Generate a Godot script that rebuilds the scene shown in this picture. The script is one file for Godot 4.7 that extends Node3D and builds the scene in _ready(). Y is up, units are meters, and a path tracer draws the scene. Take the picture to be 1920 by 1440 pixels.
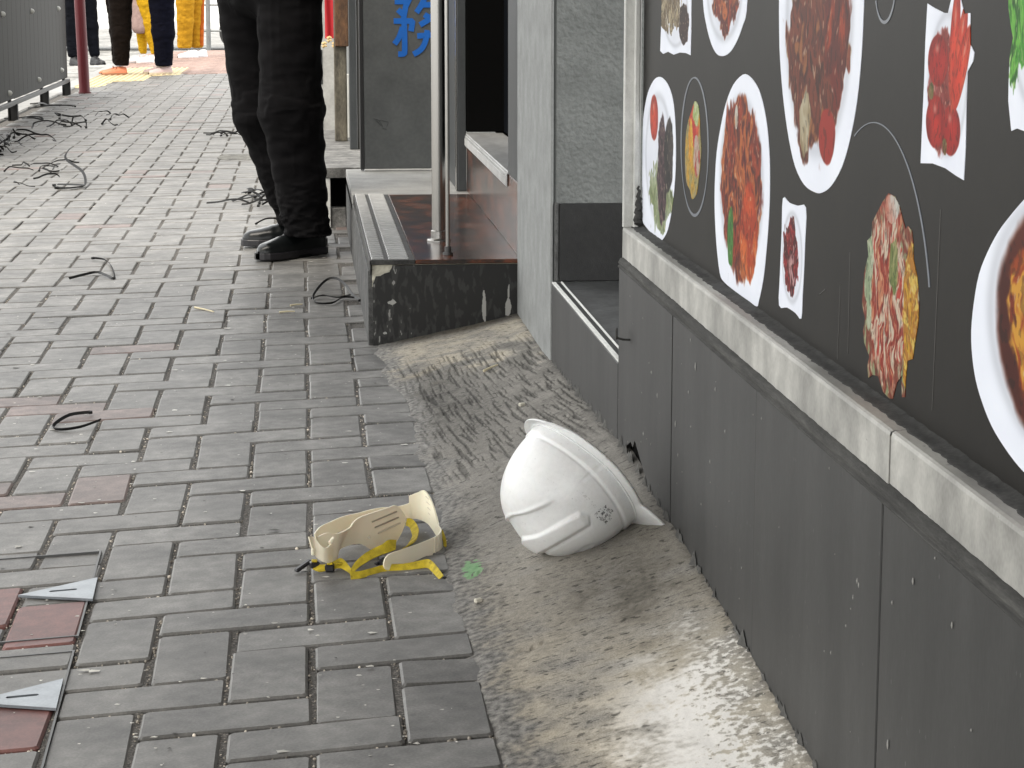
extends Node3D
# Pavement outside a shop: a cracked white hard hat and its broken headband lie on the ground.
# x to the right (towards the shops), -z along the street, y up, metres.

const P := 0.1135          # paving module: blocks are 2 x 1 modules
const ZA := 2.627          # nearest row line of the paving grid
const WX := 0.545          # street face of the shop plinth
var rng := RandomNumberGenerator.new()
var taken := {}
var cam: Camera3D
var nz := FastNoiseLite.new()
var nf := FastNoiseLite.new()

# ------------------------------------------------------------------ naming
func numbered(called: String) -> String:
	if not taken.has(called):
		taken[called] = 0
		return called
	taken[called] += 1
	return "%s_%03d" % [called, taken[called]]

func tag(o: Node, label := "", category := "", group := "", kind := "") -> Node:
	if label: o.set_meta("label", label)
	if category: o.set_meta("category", category)
	if group: o.set_meta("group", group)
	if kind: o.set_meta("kind", kind)
	return o

func thing(called: String, label := "", category := "", at := Vector3.ZERO, turn := 0.0, group := "", kind := "") -> Node3D:
	var o := Node3D.new()
	o.name = numbered(called)
	add_child(o)
	o.position = at
	o.rotation.y = turn
	tag(o, label, category, group, kind)
	return o

func put(called: String, mesh: Mesh, m: Material, parent: Node = null, label := "") -> MeshInstance3D:
	var o := MeshInstance3D.new()
	o.mesh = mesh
	if m: o.material_override = m
	if parent == null:
		o.name = numbered(called)
		add_child(o)
	else:
		o.name = called
		parent.add_child(o, true)
	if label: o.set_meta("label", label)
	return o

# ------------------------------------------------------------------ mesh helpers
func begin() -> SurfaceTool:
	var s := SurfaceTool.new()
	s.begin(Mesh.PRIMITIVE_TRIANGLES)
	return s

func done(s: SurfaceTool, tangents := false) -> ArrayMesh:
	s.generate_normals()
	if tangents: s.generate_tangents()
	return s.commit()

func tri(s: SurfaceTool, a: Vector3, b: Vector3, c: Vector3) -> void:
	s.add_vertex(a); s.add_vertex(b); s.add_vertex(c)

func quad(s: SurfaceTool, a: Vector3, b: Vector3, c: Vector3, d: Vector3) -> void:
	tri(s, a, b, c); tri(s, a, c, d)

# box with chamfered edges
func box(s: SurfaceTool, c: Vector3, size: Vector3, bev := 0.002, xf := Transform3D.IDENTITY) -> void:
	s.set_smooth_group(-1)
	var h := size * 0.5
	var b := minf(bev, minf(h.x, minf(h.y, h.z)) * 0.9)
	var v := func(sx, sy, sz, ax) -> Vector3:
		var q := Vector3(h.x - b, h.y - b, h.z - b)
		q[ax] = h[ax]
		return xf * (c + Vector3(q.x * sx, q.y * sy, q.z * sz))
	var ctr := xf * c
	var add := func(a: Vector3, bb: Vector3, cc: Vector3) -> void:
		if (bb - a).cross(cc - a).dot((a + bb + cc) / 3.0 - ctr) > 0.0: tri(s, a, cc, bb)
		else: tri(s, a, bb, cc)
	for ax in 3:
		var i := (ax + 1) % 3
		var j := (ax + 2) % 3
		for sg in [-1.0, 1.0]:
			var q := []
			for k in [[-1, -1], [1, -1], [1, 1], [-1, 1]]:
				var g := Vector3.ZERO
				g[ax] = sg; g[i] = k[0]; g[j] = k[1]
				q.append(v.call(g.x, g.y, g.z, ax))
			add.call(q[0], q[1], q[2]); add.call(q[0], q[2], q[3])
		for si in [-1.0, 1.0]:
			for sj in [-1.0, 1.0]:
				var g1 := Vector3.ZERO
				g1[ax] = -1; g1[i] = si; g1[j] = sj
				var g2 := g1
				g2[ax] = 1
				var a1: Vector3 = v.call(g1.x, g1.y, g1.z, i)
				var a2: Vector3 = v.call(g1.x, g1.y, g1.z, j)
				var b1: Vector3 = v.call(g2.x, g2.y, g2.z, i)
				var b2: Vector3 = v.call(g2.x, g2.y, g2.z, j)
				add.call(a1, a2, b2); add.call(a1, b2, b1)
	for sx in [-1.0, 1.0]:
		for sy in [-1.0, 1.0]:
			for sz in [-1.0, 1.0]:
				add.call(v.call(sx, sy, sz, 0), v.call(sx, sy, sz, 1), v.call(sx, sy, sz, 2))

func boxm(c: Vector3, size: Vector3, bev := 0.002) -> ArrayMesh:
	var s := begin()
	box(s, c, size, bev)
	return done(s)

# box given by its limits
func lim(x0: float, x1: float, y0: float, y1: float, z0: float, z1: float, bev := 0.002) -> ArrayMesh:
	return boxm(Vector3((x0 + x1) / 2, (y0 + y1) / 2, -(z0 + z1) / 2), Vector3(absf(x1 - x0), absf(y1 - y0), absf(z1 - z0)), bev)

# smooth surface through a function of (u, v)
func grid(s: SurfaceTool, fn: Callable, nu: int, nv: int, flip := false, smooth := 0) -> void:
	s.set_smooth_group(smooth)
	var pts := PackedVector3Array()
	pts.resize((nu + 1) * (nv + 1))
	for i in nu + 1:
		for j in nv + 1:
			pts[i * (nv + 1) + j] = fn.call(float(i) / nu, float(j) / nv)
	for i in nu:
		for j in nv:
			var k := [i * (nv + 1) + j, (i + 1) * (nv + 1) + j, (i + 1) * (nv + 1) + j + 1, i * (nv + 1) + j + 1]
			var uv := [Vector2(float(i) / nu, float(j) / nv), Vector2(float(i + 1) / nu, float(j) / nv), Vector2(float(i + 1) / nu, float(j + 1) / nv), Vector2(float(i) / nu, float(j + 1) / nv)]
			var o := [0, 1, 2, 0, 2, 3] if not flip else [0, 2, 1, 0, 3, 2]
			for q in o:
				s.set_uv(uv[q])
				s.add_vertex(pts[k[q]])

# flat outline (points in a plane) raised to a plate; xf maps (x, y, z=depth) to the scene
func plate(s: SurfaceTool, poly: PackedVector2Array, depth: float, xf: Transform3D) -> void:
	s.set_smooth_group(-1)
	var lo := poly[0]
	var hi := poly[0]
	for q in poly:
		lo = lo.min(q); hi = hi.max(q)
	var d := hi - lo
	var t := Geometry2D.triangulate_polygon(poly)
	var pv := func(q: Vector2, z: float) -> void:
		s.set_uv(Vector2((q.x - lo.x) / d.x, 1.0 - (q.y - lo.y) / d.y))
		s.add_vertex(xf * Vector3(q.x, q.y, z))
	for k in range(0, t.size(), 3):
		var a := poly[t[k]]
		var b := poly[t[k + 1]]
		var c := poly[t[k + 2]]
		if (b - a).cross(c - a) > 0:
			var w := b
			b = c; c = w
		pv.call(a, depth); pv.call(b, depth); pv.call(c, depth)
		pv.call(a, 0.0); pv.call(c, 0.0); pv.call(b, 0.0)
	var ccw := not Geometry2D.is_polygon_clockwise(poly)
	for k in poly.size():
		var a := poly[k]
		var b := poly[(k + 1) % poly.size()]
		if not ccw:
			var w := a
			a = b; b = w
		pv.call(a, 0.0); pv.call(a, depth); pv.call(b, depth)
		pv.call(a, 0.0); pv.call(b, depth); pv.call(b, 0.0)

func smooth_pts(pts: PackedVector3Array, n: int, closed := false) -> PackedVector3Array:
	var out := PackedVector3Array()
	var m := pts.size()
	var segs := m if closed else m - 1
	for i in segs:
		var p0 := pts[(i - 1 + m) % m] if (closed or i > 0) else pts[0]
		var p1 := pts[i]
		var p2 := pts[(i + 1) % m]
		var p3 := pts[(i + 2) % m] if (closed or i + 2 < m) else pts[m - 1]
		for k in n:
			out.append(p1.cubic_interpolate(p2, p0, p3, float(k) / n))
	if not closed: out.append(pts[m - 1])
	return out

# rounded tube along points; r may taper to r1
func tube(s: SurfaceTool, pts: PackedVector3Array, r: float, sides := 8, r1 := -1.0, caps := true) -> void:
	s.set_smooth_group(0)
	if r1 < 0: r1 = r
	var n := pts.size()
	var rings := []
	var side := Vector3.UP
	for i in n:
		var t := (pts[mini(i + 1, n - 1)] - pts[maxi(i - 1, 0)]).normalized()
		if i == 0: side = t.cross(Vector3(0.3, 1, 0.2)).normalized()
		side = (side - t * side.dot(t)).normalized()
		var up := t.cross(side)
		var ring := []
		var rr := lerpf(r, r1, float(i) / maxi(n - 1, 1))
		for k in sides:
			var a := TAU * k / sides
			ring.append(pts[i] + (side * cos(a) + up * sin(a)) * rr)
		rings.append(ring)
	for i in n - 1:
		for k in sides:
			var l := (k + 1) % sides
			quad(s, rings[i][k], rings[i][l], rings[i + 1][l], rings[i + 1][k])
	if caps:
		s.set_smooth_group(-1)
		for k in range(1, sides - 1):
			tri(s, rings[0][0], rings[0][k + 1], rings[0][k])
			tri(s, rings[n - 1][0], rings[n - 1][k], rings[n - 1][k + 1])

# ribbon of rectangular section between two edge lines (a, b), thickness th along n = t x (b - a)
func ribbon(s: SurfaceTool, ea: PackedVector3Array, eb: PackedVector3Array, th: float) -> void:
	var n := ea.size()
	var nrm := PackedVector3Array()
	for i in n:
		var t := (ea[mini(i + 1, n - 1)] + eb[mini(i + 1, n - 1)] - ea[maxi(i - 1, 0)] - eb[maxi(i - 1, 0)]).normalized()
		nrm.append(t.cross(eb[i] - ea[i]).normalized() * th * 0.5)
	s.set_smooth_group(0)
	for i in n - 1:
		var u0 := float(i) / (n - 1)
		var u1 := float(i + 1) / (n - 1)
		for f in [1.0, -1.0]:
			var q := [ea[i] + nrm[i] * f, eb[i] + nrm[i] * f, eb[i + 1] + nrm[i + 1] * f, ea[i + 1] + nrm[i + 1] * f]
			var uv := [Vector2(u0, 0), Vector2(u0, 1), Vector2(u1, 1), Vector2(u1, 0)]
			s.set_smooth_group(1 if f > 0 else 2)
			for k in ([0, 1, 2, 0, 2, 3] if f < 0 else [0, 2, 1, 0, 3, 2]):
				s.set_uv(uv[k]); s.add_vertex(q[k])
	s.set_smooth_group(3)
	for i in n - 1:
		quad(s, ea[i] + nrm[i], ea[i] - nrm[i], ea[i + 1] - nrm[i + 1], ea[i + 1] + nrm[i + 1])
		quad(s, eb[i] - nrm[i], eb[i] + nrm[i], eb[i + 1] + nrm[i + 1], eb[i + 1] - nrm[i + 1])
	s.set_smooth_group(-1)
	quad(s, ea[0] + nrm[0], eb[0] + nrm[0], eb[0] - nrm[0], ea[0] - nrm[0])
	quad(s, ea[n - 1] - nrm[n - 1], eb[n - 1] - nrm[n - 1], eb[n - 1] + nrm[n - 1], ea[n - 1] + nrm[n - 1])

# one continuous body: tapered capsules joined by a smooth minimum, meshed with surface nets
# bones: [a, b, ra, rb]; squash scales distances along an axis by widening the body there
func body(bones: Array, cell: float, blend: float, wrinkle = null, lowest := -1e9) -> ArrayMesh:
	var lo := Vector3.INF
	var hi := -Vector3.INF
	for b in bones:
		var r := maxf(b[2], b[3]) + cell * 3.0
		lo = lo.min(b[0] - Vector3.ONE * r).min(b[1] - Vector3.ONE * r)
		hi = hi.max(b[0] + Vector3.ONE * r).max(b[1] + Vector3.ONE * r)
	var nx := int((hi.x - lo.x) / cell) + 2
	var ny := int((hi.y - lo.y) / cell) + 2
	var nzz := int((hi.z - lo.z) / cell) + 2
	var f := PackedFloat32Array()
	f.resize(nx * ny * nzz)
	f.fill(1.0)
	for b in bones:
		var pa: Vector3 = b[0]
		var ab: Vector3 = b[1] - pa
		var l2 := maxf(ab.length_squared(), 1e-9)
		var ra: float = b[2]
		var dr: float = b[3] - ra
		var pad := maxf(ra, ra + dr) + blend + cell * 2.0
		var m0: Vector3 = (pa.min(b[1]) - Vector3.ONE * pad - lo) / cell
		var m1: Vector3 = (pa.max(b[1]) + Vector3.ONE * pad - lo) / cell
		for i in range(maxi(0, int(m0.x)), mini(nx, int(m1.x) + 2)):
			for j in range(maxi(0, int(m0.y)), mini(ny, int(m1.y) + 2)):
				var base := (i * ny + j) * nzz
				for k in range(maxi(0, int(m0.z)), mini(nzz, int(m1.z) + 2)):
					var p := lo + Vector3(i, j, k) * cell - pa
					var t := clampf(p.dot(ab) / l2, 0.0, 1.0)
					var d := (p - ab * t).length() - ra - dr * t
					var e := f[base + k]
					var h := maxf(blend - absf(d - e), 0.0)
					f[base + k] = minf(d, e) - h * h * 0.25 / maxf(blend, 1e-6)
	if wrinkle != null:
		for i in nx:
			for j in ny:
				for k in nzz:
					var q := (i * ny + j) * nzz + k
					if absf(f[q]) < 0.03: f[q] += wrinkle.call(lo + Vector3(i, j, k) * cell)
	if lowest > -1e8:
		for j in ny:
			var cut := lowest - (lo.y + j * cell)
			if cut > -cell * 2:
				for i in nx:
					for k in nzz:
						var q := (i * ny + j) * nzz + k
						f[q] = maxf(f[q], cut)
	var id := PackedInt32Array()
	id.resize(nx * ny * nzz)
	id.fill(-1)
	var vs := PackedVector3Array()
	var ns := PackedVector3Array()
	var ix := PackedInt32Array()
	var sx := ny * nzz
	var off := PackedInt32Array([0, sx, nzz, sx + nzz, 1, sx + 1, nzz + 1, sx + nzz + 1])
	for i in nx - 1:
		for j in ny - 1:
			for k in nzz - 1:
				var q := i * sx + j * nzz + k
				var neg := 0
				for o in off:
					if f[q + o] < 0.0: neg += 1
				if neg == 0 or neg == 8: continue
				var acc := Vector3.ZERO
				var cnt := 0
				for e in EDGES:
					var fa := f[q + off[e[0]]]
					var fb := f[q + off[e[1]]]
					if (fa < 0.0) != (fb < 0.0):
						var t := fa / (fa - fb)
						acc += CORN[e[0]].lerp(CORN[e[1]], t)
						cnt += 1
				id[q] = vs.size()
				vs.append(lo + (Vector3(i, j, k) + acc / cnt) * cell)
				var g := Vector3(f[q + sx] + f[q + sx + nzz] + f[q + sx + 1] + f[q + sx + nzz + 1] - f[q] - f[q + nzz] - f[q + 1] - f[q + nzz + 1],
					f[q + nzz] + f[q + sx + nzz] + f[q + nzz + 1] + f[q + sx + nzz + 1] - f[q] - f[q + sx] - f[q + 1] - f[q + sx + 1],
					f[q + 1] + f[q + sx + 1] + f[q + nzz + 1] + f[q + sx + nzz + 1] - f[q] - f[q + sx] - f[q + nzz] - f[q + sx + nzz])
				ns.append(g.normalized())
	for i in range(1, nx - 1):
		for j in range(1, ny - 1):
			for k in range(1, nzz - 1):
				var q := i * sx + j * nzz + k
				var a := f[q] < 0.0
				if a != (f[q + sx] < 0.0): _face(ix, id[q - nzz - 1], id[q - 1], id[q], id[q - nzz], a)
				if a != (f[q + nzz] < 0.0): _face(ix, id[q - sx - 1], id[q - sx], id[q], id[q - 1], a)
				if a != (f[q + 1] < 0.0): _face(ix, id[q - sx - nzz], id[q - nzz], id[q], id[q - sx], a)
	var arr := []
	arr.resize(Mesh.ARRAY_MAX)
	arr[Mesh.ARRAY_VERTEX] = vs
	arr[Mesh.ARRAY_NORMAL] = ns
	arr[Mesh.ARRAY_INDEX] = ix
	var m := ArrayMesh.new()
	m.add_surface_from_arrays(Mesh.PRIMITIVE_TRIANGLES, arr)
	return m

const EDGES := [[0, 1], [2, 3], [4, 5], [6, 7], [0, 2], [1, 3], [4, 6], [5, 7], [0, 4], [1, 5], [2, 6], [3, 7]]
const CORN := [Vector3(0, 0, 0), Vector3(1, 0, 0), Vector3(0, 1, 0), Vector3(1, 1, 0), Vector3(0, 0, 1), Vector3(1, 0, 1), Vector3(0, 1, 1), Vector3(1, 1, 1)]

func _face(ix: PackedInt32Array, a: int, b: int, c: int, d: int, flip: bool) -> void:
	if a < 0 or b < 0 or c < 0 or d < 0: return
	if flip: ix.append_array(PackedInt32Array([a, c, b, a, d, c]))
	else: ix.append_array(PackedInt32Array([a, b, c, a, c, d]))

# ------------------------------------------------------------------ materials
func lin(r: float, g: float, b: float) -> Color:
	return Color(r, g, b).linear_to_srgb()

func mat(c: Color, rough := 0.8, metal := 0.0, spec := 0.5) -> StandardMaterial3D:
	var m := StandardMaterial3D.new()
	m.albedo_color = c
	m.roughness = rough
	m.metallic = metal
	m.metallic_specular = spec
	return m

func noise(seed_: int, freq: float, oct := 3, type := FastNoiseLite.TYPE_SIMPLEX_SMOOTH) -> FastNoiseLite:
	var n := FastNoiseLite.new()
	n.seed = seed_
	n.noise_type = type
	n.frequency = freq
	n.fractal_octaves = oct
	return n

# seamless grey texture out of noise layers: [freq (cycles per px), octaves, weight, contrast]
func layered(size: int, mean: float, layers: Array, specks: Array, seed_: int, stretch := Vector2i(1, 1)) -> Array:
	var acc := PackedFloat32Array()
	acc.resize(size * size)
	acc.fill(mean)
	for l in layers:
		var im := noise(seed_ + int(l[0] * 9999), l[0], l[1]).get_seamless_image(size / stretch.x, size / stretch.y, false, false, 0.2)
		if stretch != Vector2i(1, 1): im.resize(size, size, Image.INTERPOLATE_CUBIC)
		im.convert(Image.FORMAT_L8)
		var d := im.get_data()
		var w: float = l[2] / 255.0
		for i in size * size: acc[i] += (d[i] - 127.5) * w
	var r := RandomNumberGenerator.new()
	r.seed = seed_
	for sp in specks:          # [count, min radius px, max radius px, value change]
		for k in sp[0]:
			var cx := r.randf() * size
			var cy := r.randf() * size
			var rad := r.randf_range(sp[1], sp[2])
			var v: float = sp[3] * r.randf_range(0.5, 1.0)
			for y in range(int(cy - rad), int(cy + rad) + 1):
				for x in range(int(cx - rad), int(cx + rad) + 1):
					if Vector2(x - cx, y - cy).length() <= rad: acc[posmod(y, size) * size + posmod(x, size)] += v
	var out := PackedByteArray()
	out.resize(size * size)
	for i in size * size: out[i] = clampi(int(acc[i] * 255.0), 0, 255)
	var img := Image.create_from_data(size, size, false, Image.FORMAT_L8, out)
	return [ImageTexture.create_from_image(img), img]

func normal_of(img: Image, strength: float) -> ImageTexture:
	var i: Image = img.duplicate()
	i.convert(Image.FORMAT_RGBA8)
	i.bump_map_to_normal_map(strength)
	return ImageTexture.create_from_image(i)

func textured(c: Color, tex: Array, metres: Vector3, rough := 0.85, bump := 0.0, spec := 0.5) -> StandardMaterial3D:
	var m := mat(c, rough, 0.0, spec)
	m.albedo_texture = tex[0]
	m.uv1_triplanar = true
	m.uv1_world_triplanar = true
	m.uv1_scale = Vector3(1.0 / metres.x, 1.0 / metres.y, 1.0 / metres.z)
	if bump > 0.0:
		m.normal_enabled = true
		m.normal_texture = normal_of(tex[1], bump)
	return m

# ------------------------------------------------------------------ terrain
func slope(zd: float) -> float:
	if zd < 3.5: return lerpf(0.07, 0.06, clampf(zd - 2.5, 0, 1))
	if zd < 6.0: return lerpf(0.06, 0.03, (zd - 3.5) / 2.5)
	return lerpf(0.03, 0.015, clampf((zd - 6.0) / 4.0, 0, 1))

func gy(x: float, zd: float) -> float:
	return slope(zd) * minf(x, 0.2)

func base_y(zd: float) -> float:      # where the concrete meets the plinth
	var t := [[1.5, 0.06], [2.29, 0.083], [2.65, 0.1], [3.26, 0.119], [3.84, 0.132], [4.38, 0.11], [5.08, 0.088], [5.75, 0.085]]
	for i in t.size() - 1:
		if zd <= t[i + 1][0]: return lerpf(t[i][1], t[i + 1][1], clampf((zd - t[i][0]) / (t[i + 1][0] - t[i][0]), 0, 1))
	return 0.085

func edge_x(zd: float) -> float:      # ragged street edge of the concrete
	var e := 0.222 + 0.022 * nz.get_noise_2d(zd * 260.0, 3.0) + 0.008 * nz.get_noise_2d(zd * 1400.0, 40.0)
	return e - 0.045 * smoothstep(4.7, 5.6, zd)

func apron_y(x: float, zd: float) -> float:
	var ex := edge_x(zd)
	var t := (x - ex) / (WX - ex)
	if t < 0.0: return gy(x, zd) + maxf(t * 0.12, -0.02)
	return lerpf(gy(ex, zd) + 0.001, base_y(zd), t * (0.86 + 0.14 * t))

func in_view(p: Vector3, slack := 0.06) -> bool:
	var q := cam.transform.affine_inverse() * p
	if q.z > -0.5: return false
	var k := tan(deg_to_rad(cam.fov) * 0.5) * -q.z
	return absf(q.x) < k * (4.0 / 3.0 + slack) and absf(q.y) < k * (1.0 + slack)

# ------------------------------------------------------------------ scene
func _ready() -> void:
	rng.seed = 7
	nz.seed = 11
	nf.seed = 5
	nf.frequency = 1.0
	cam = Camera3D.new()
	cam.name = "camera"
	cam.position = Vector3(0, 0.925, 0)
	cam.rotation_degrees = Vector3(-10.1247, -5.2895, 0)
	cam.fov = 19.4552
	cam.near = 0.1
	cam.far = 400.0
	add_child(cam)
	cam.current = true

	var sky_mat := ProceduralSkyMaterial.new()
	sky_mat.sky_top_color = Color(0.83, 0.835, 0.84)
	sky_mat.sky_horizon_color = Color(0.93, 0.93, 0.92)
	sky_mat.sky_curve = 0.3
	sky_mat.ground_bottom_color = Color(0.35, 0.34, 0.33)
	sky_mat.ground_horizon_color = Color(0.6, 0.6, 0.6)
	sky_mat.sun_angle_max = 10.0
	var sky := Sky.new()
	sky.sky_material = sky_mat
	var env := Environment.new()
	env.background_mode = Environment.BG_SKY
	env.sky = sky
	env.tonemap_mode = Environment.TONE_MAPPER_LINEAR
	env.tonemap_exposure = EXPOSURE
	env.sdfgi_enabled = true
	env.ssao_enabled = true
	env.ssil_enabled = true
	var we := WorldEnvironment.new()
	we.name = "world_environment"
	we.environment = env
	add_child(we)
	var sun := DirectionalLight3D.new()
	sun.name = "sun"
	sun.light_energy = 0.35
	sun.light_color = Color(1.0, 0.97, 0.92)
	sun.light_angular_distance = 35.0
	sun.shadow_enabled = true
	sun.rotation_degrees = Vector3(-55, -38, 0)
	add_child(sun)

	materials()
	ground()
	apron()
	shop_front()
	menu_board()
	plaster_pier()
	entrance()
	sign_panel()
	beyond_step()
	fence()
	background()
	hard_hat()
	headband()
	persons()
	litter()

const EXPOSURE := 3.8
var M := {}
var T := {}

func materials() -> void:
	T.paver = layered(1024, 0.72, [[0.004, 2, 0.24], [0.02, 3, 0.22], [0.16, 2, 0.19], [0.45, 1, 0.14]], [[500, 0.6, 1.4, 0.12], [700, 0.6, 1.4, -0.14], [90, 2.0, 5.0, -0.10], [40, 5.0, 11.0, -0.07]], 3)
	T.dirt = layered(512, 0.65, [[0.008, 3, 0.35], [0.05, 3, 0.3], [0.3, 1, 0.2]], [[300, 0.5, 1.4, -0.25]], 21)
	T.plain = layered(512, 0.85, [[0.006, 3, 0.14], [0.05, 2, 0.08], [0.3, 1, 0.06]], [], 31)
	T.streak = layered(512, 0.85, [[0.006, 3, 0.16], [0.03, 2, 0.07], [0.25, 1, 0.04]], [[120, 0.5, 1.6, 0.18]], 41, Vector2i(1, 4))
	T.gravel = layered(512, 0.5, [[0.1, 2, 0.5], [0.3, 2, 0.5]], [[1500, 0.8, 2.6, 0.3], [1500, 0.8, 2.2, -0.3]], 51)
	T.rough = layered(512, 0.7, [[0.03, 2, 0.1], [0.06, 3, 0.9]], [[60, 5, 11, 0.12]], 61)
	T.cloth = layered(512, 0.8, [[0.01, 3, 0.2], [0.25, 1, 0.2]], [], 71)
	T.plinth = layered(1024, 0.5, [[0.004, 3, 0.13], [0.02, 3, 0.10], [0.15, 2, 0.10], [0.4, 1, 0.08]], [[170, 0.8, 2.0, 0.4], [60, 1.5, 3.0, 0.12]], 45, Vector2i(1, 3))
	T.smear = layered(512, 0.82, [[0.006, 3, 0.26], [0.03, 3, 0.13], [0.2, 1, 0.06]], [[40, 1.0, 2.5, -0.2]], 46, Vector2i(1, 3))
	T.webbing = layered(256, 0.86, [[0.02, 3, 0.4], [0.3, 1, 0.2]], [[16, 2.0, 6.0, -0.35]], 47)
	M.white = mat(lin(0.78, 0.78, 0.77), 0.45)
	M.black = mat(lin(0.012, 0.012, 0.013), 0.5)
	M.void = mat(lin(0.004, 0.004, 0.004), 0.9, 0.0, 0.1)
	M.steel = mat(lin(0.36, 0.35, 0.335), 0.24, 1.0)
	M.alu = textured(lin(0.72, 0.72, 0.71), T.streak, Vector3(0.4, 0.4, 0.4), 0.36)
	M.alu.metallic = 0.4
	M.joint = textured(lin(0.40, 0.37, 0.335), T.gravel, Vector3(0.35, 0.35, 0.35), 0.95, 3.0)
	M.grit = mat(lin(0.36, 0.335, 0.30), 0.9)
	M.grit.vertex_color_use_as_albedo = true
	M.plinth = textured(lin(0.121, 0.1195, 0.1155), T.plinth, Vector3(0.8, 1.3, 0.8), 0.55)
	M.slate = textured(lin(0.016, 0.016, 0.016), T.dirt, Vector3(0.5, 0.5, 0.5), 0.6, 0.8)
	M.niche = textured(lin(0.062, 0.064, 0.064), T.dirt, Vector3(0.6, 0.6, 0.6), 0.7)
	M.sill = textured(lin(0.56, 0.55, 0.51), T.smear, Vector3(0.55, 0.22, 0.55), 0.5)
	M.mortar = textured(lin(0.13, 0.127, 0.118), T.dirt, Vector3(0.2, 0.06, 1.2), 0.95, 0.3)
	M.grime = textured(lin(0.11, 0.108, 0.102), T.dirt, Vector3(0.2, 0.2, 0.2), 0.95, 1.0)
	M.plaster = textured(lin(0.22, 0.231, 0.223), T.plain, Vector3(0.5, 0.5, 0.5), 0.75)
	M.plaster.uv1_scale = Vector3(2, 2, 2)
	M.plaster.normal_enabled = true
	M.plaster.normal_texture = normal_of(T.rough[1], 3.2)
	M.render = textured(lin(0.33, 0.34, 0.333), T.plain, Vector3(0.35, 0.35, 0.35), 0.8, 0.7)
	M.concrete = textured(lin(0.34, 0.335, 0.32), T.dirt, Vector3(0.7, 0.7, 0.7), 0.9, 1.2)
	M.landing = textured(lin(0.40, 0.40, 0.39), T.plain, Vector3(0.5, 0.5, 0.5), 0.75)
	M.kerb = textured(lin(0.19, 0.19, 0.185), T.dirt, Vector3(0.5, 0.5, 0.5), 0.85, 1.0)
	M.panel = textured(lin(0.11, 0.117, 0.119), T.plain, Vector3(0.5, 0.5, 0.5), 0.45)
	M.frame = textured(lin(0.05, 0.055, 0.058), T.plain, Vector3(0.3, 0.6, 0.3), 0.45)
	M.dark_alu = textured(lin(0.13, 0.128, 0.122), T.dirt, Vector3(0.2, 0.2, 0.2), 0.5)
	M.dark_alu.metallic = 0.6
	M.white_trim = textured(lin(0.84, 0.84, 0.80), T.plain, Vector3(0.3, 0.6, 0.3), 0.6)
	M.board = textured(lin(0.0175, 0.0155, 0.013), T.plain, Vector3(0.8, 0.8, 0.8), 0.5, 0.0, 0.25)
	M.cream = mat(lin(0.86, 0.79, 0.62), 0.42)
	M.cream.subsurf_scatter_enabled = true
	M.cream.subsurf_scatter_strength = 0.08
	M.yellow = textured(lin(0.66, 0.50, 0.022), T.webbing, Vector3(0.09, 0.09, 0.09), 0.75, 1.0)
	M.plastic_black = mat(lin(0.012, 0.011, 0.014), 0.4)
	M.tie = mat(lin(0.009, 0.009, 0.009), 0.5, 0.0, 0.3)
	M.blue = mat(lin(0.0, 0.11, 0.47), 0.5)
	M.galv = textured(lin(0.30, 0.33, 0.36), T.plain, Vector3(0.2, 0.2, 0.2), 0.42, 0.0)
	M.galv.metallic = 0.6
	M.dark_steel = mat(lin(0.10, 0.10, 0.10), 0.5, 0.8)

# ------------------------------------------------------------------ paving
func paver_mesh(w: float, d: float) -> ArrayMesh:
	var s := begin()
	s.set_smooth_group(-1)
	var c := 0.0035
	var hw := w / 2
	var hd := d / 2
	var ring := func(x: float, z: float, y: float) -> Array:
		var k := 0.004
		return [Vector3(-x + k, y, -z), Vector3(x - k, y, -z), Vector3(x, y, -z + k), Vector3(x, y, z - k), Vector3(x - k, y, z), Vector3(-x + k, y, z), Vector3(-x, y, z - k), Vector3(-x, y, -z + k)]
	var top: Array = ring.call(hw - c, hd - c, 0.0)
	var mid: Array = ring.call(hw, hd, -c * 0.8)
	var low: Array = ring.call(hw, hd, -0.03)
	for k in 8:
		var l := (k + 1) % 8
		quad(s, top[k], top[l], mid[l], mid[k])
		quad(s, mid[k], mid[l], low[l], low[k])
	for k in range(1, 7): tri(s, top[0], top[k + 1], top[k])
	return done(s)

func paver_place(x: float, zd: float) -> Transform3D:
	var e := 0.04
	var nx := (gy(x + e, zd) - gy(x - e, zd)) / (2 * e)
	var nzv := (gy(x, zd + e) - gy(x, zd - e)) / (2 * e)
	var up := Vector3(-nx + rng.randfn(0, 0.006), 1, nzv + rng.randfn(0, 0.006)).normalized()
	var fw := Vector3(rng.randfn(0, 0.008), 0, 1)
	var xa := up.cross(fw).normalized()
	var dip := rng.randfn(0, 0.0011)
	return Transform3D(Basis(xa, up, xa.cross(up)), Vector3(x + rng.randfn(0, 0.0012), gy(x, zd) + dip, -zd))

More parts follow.
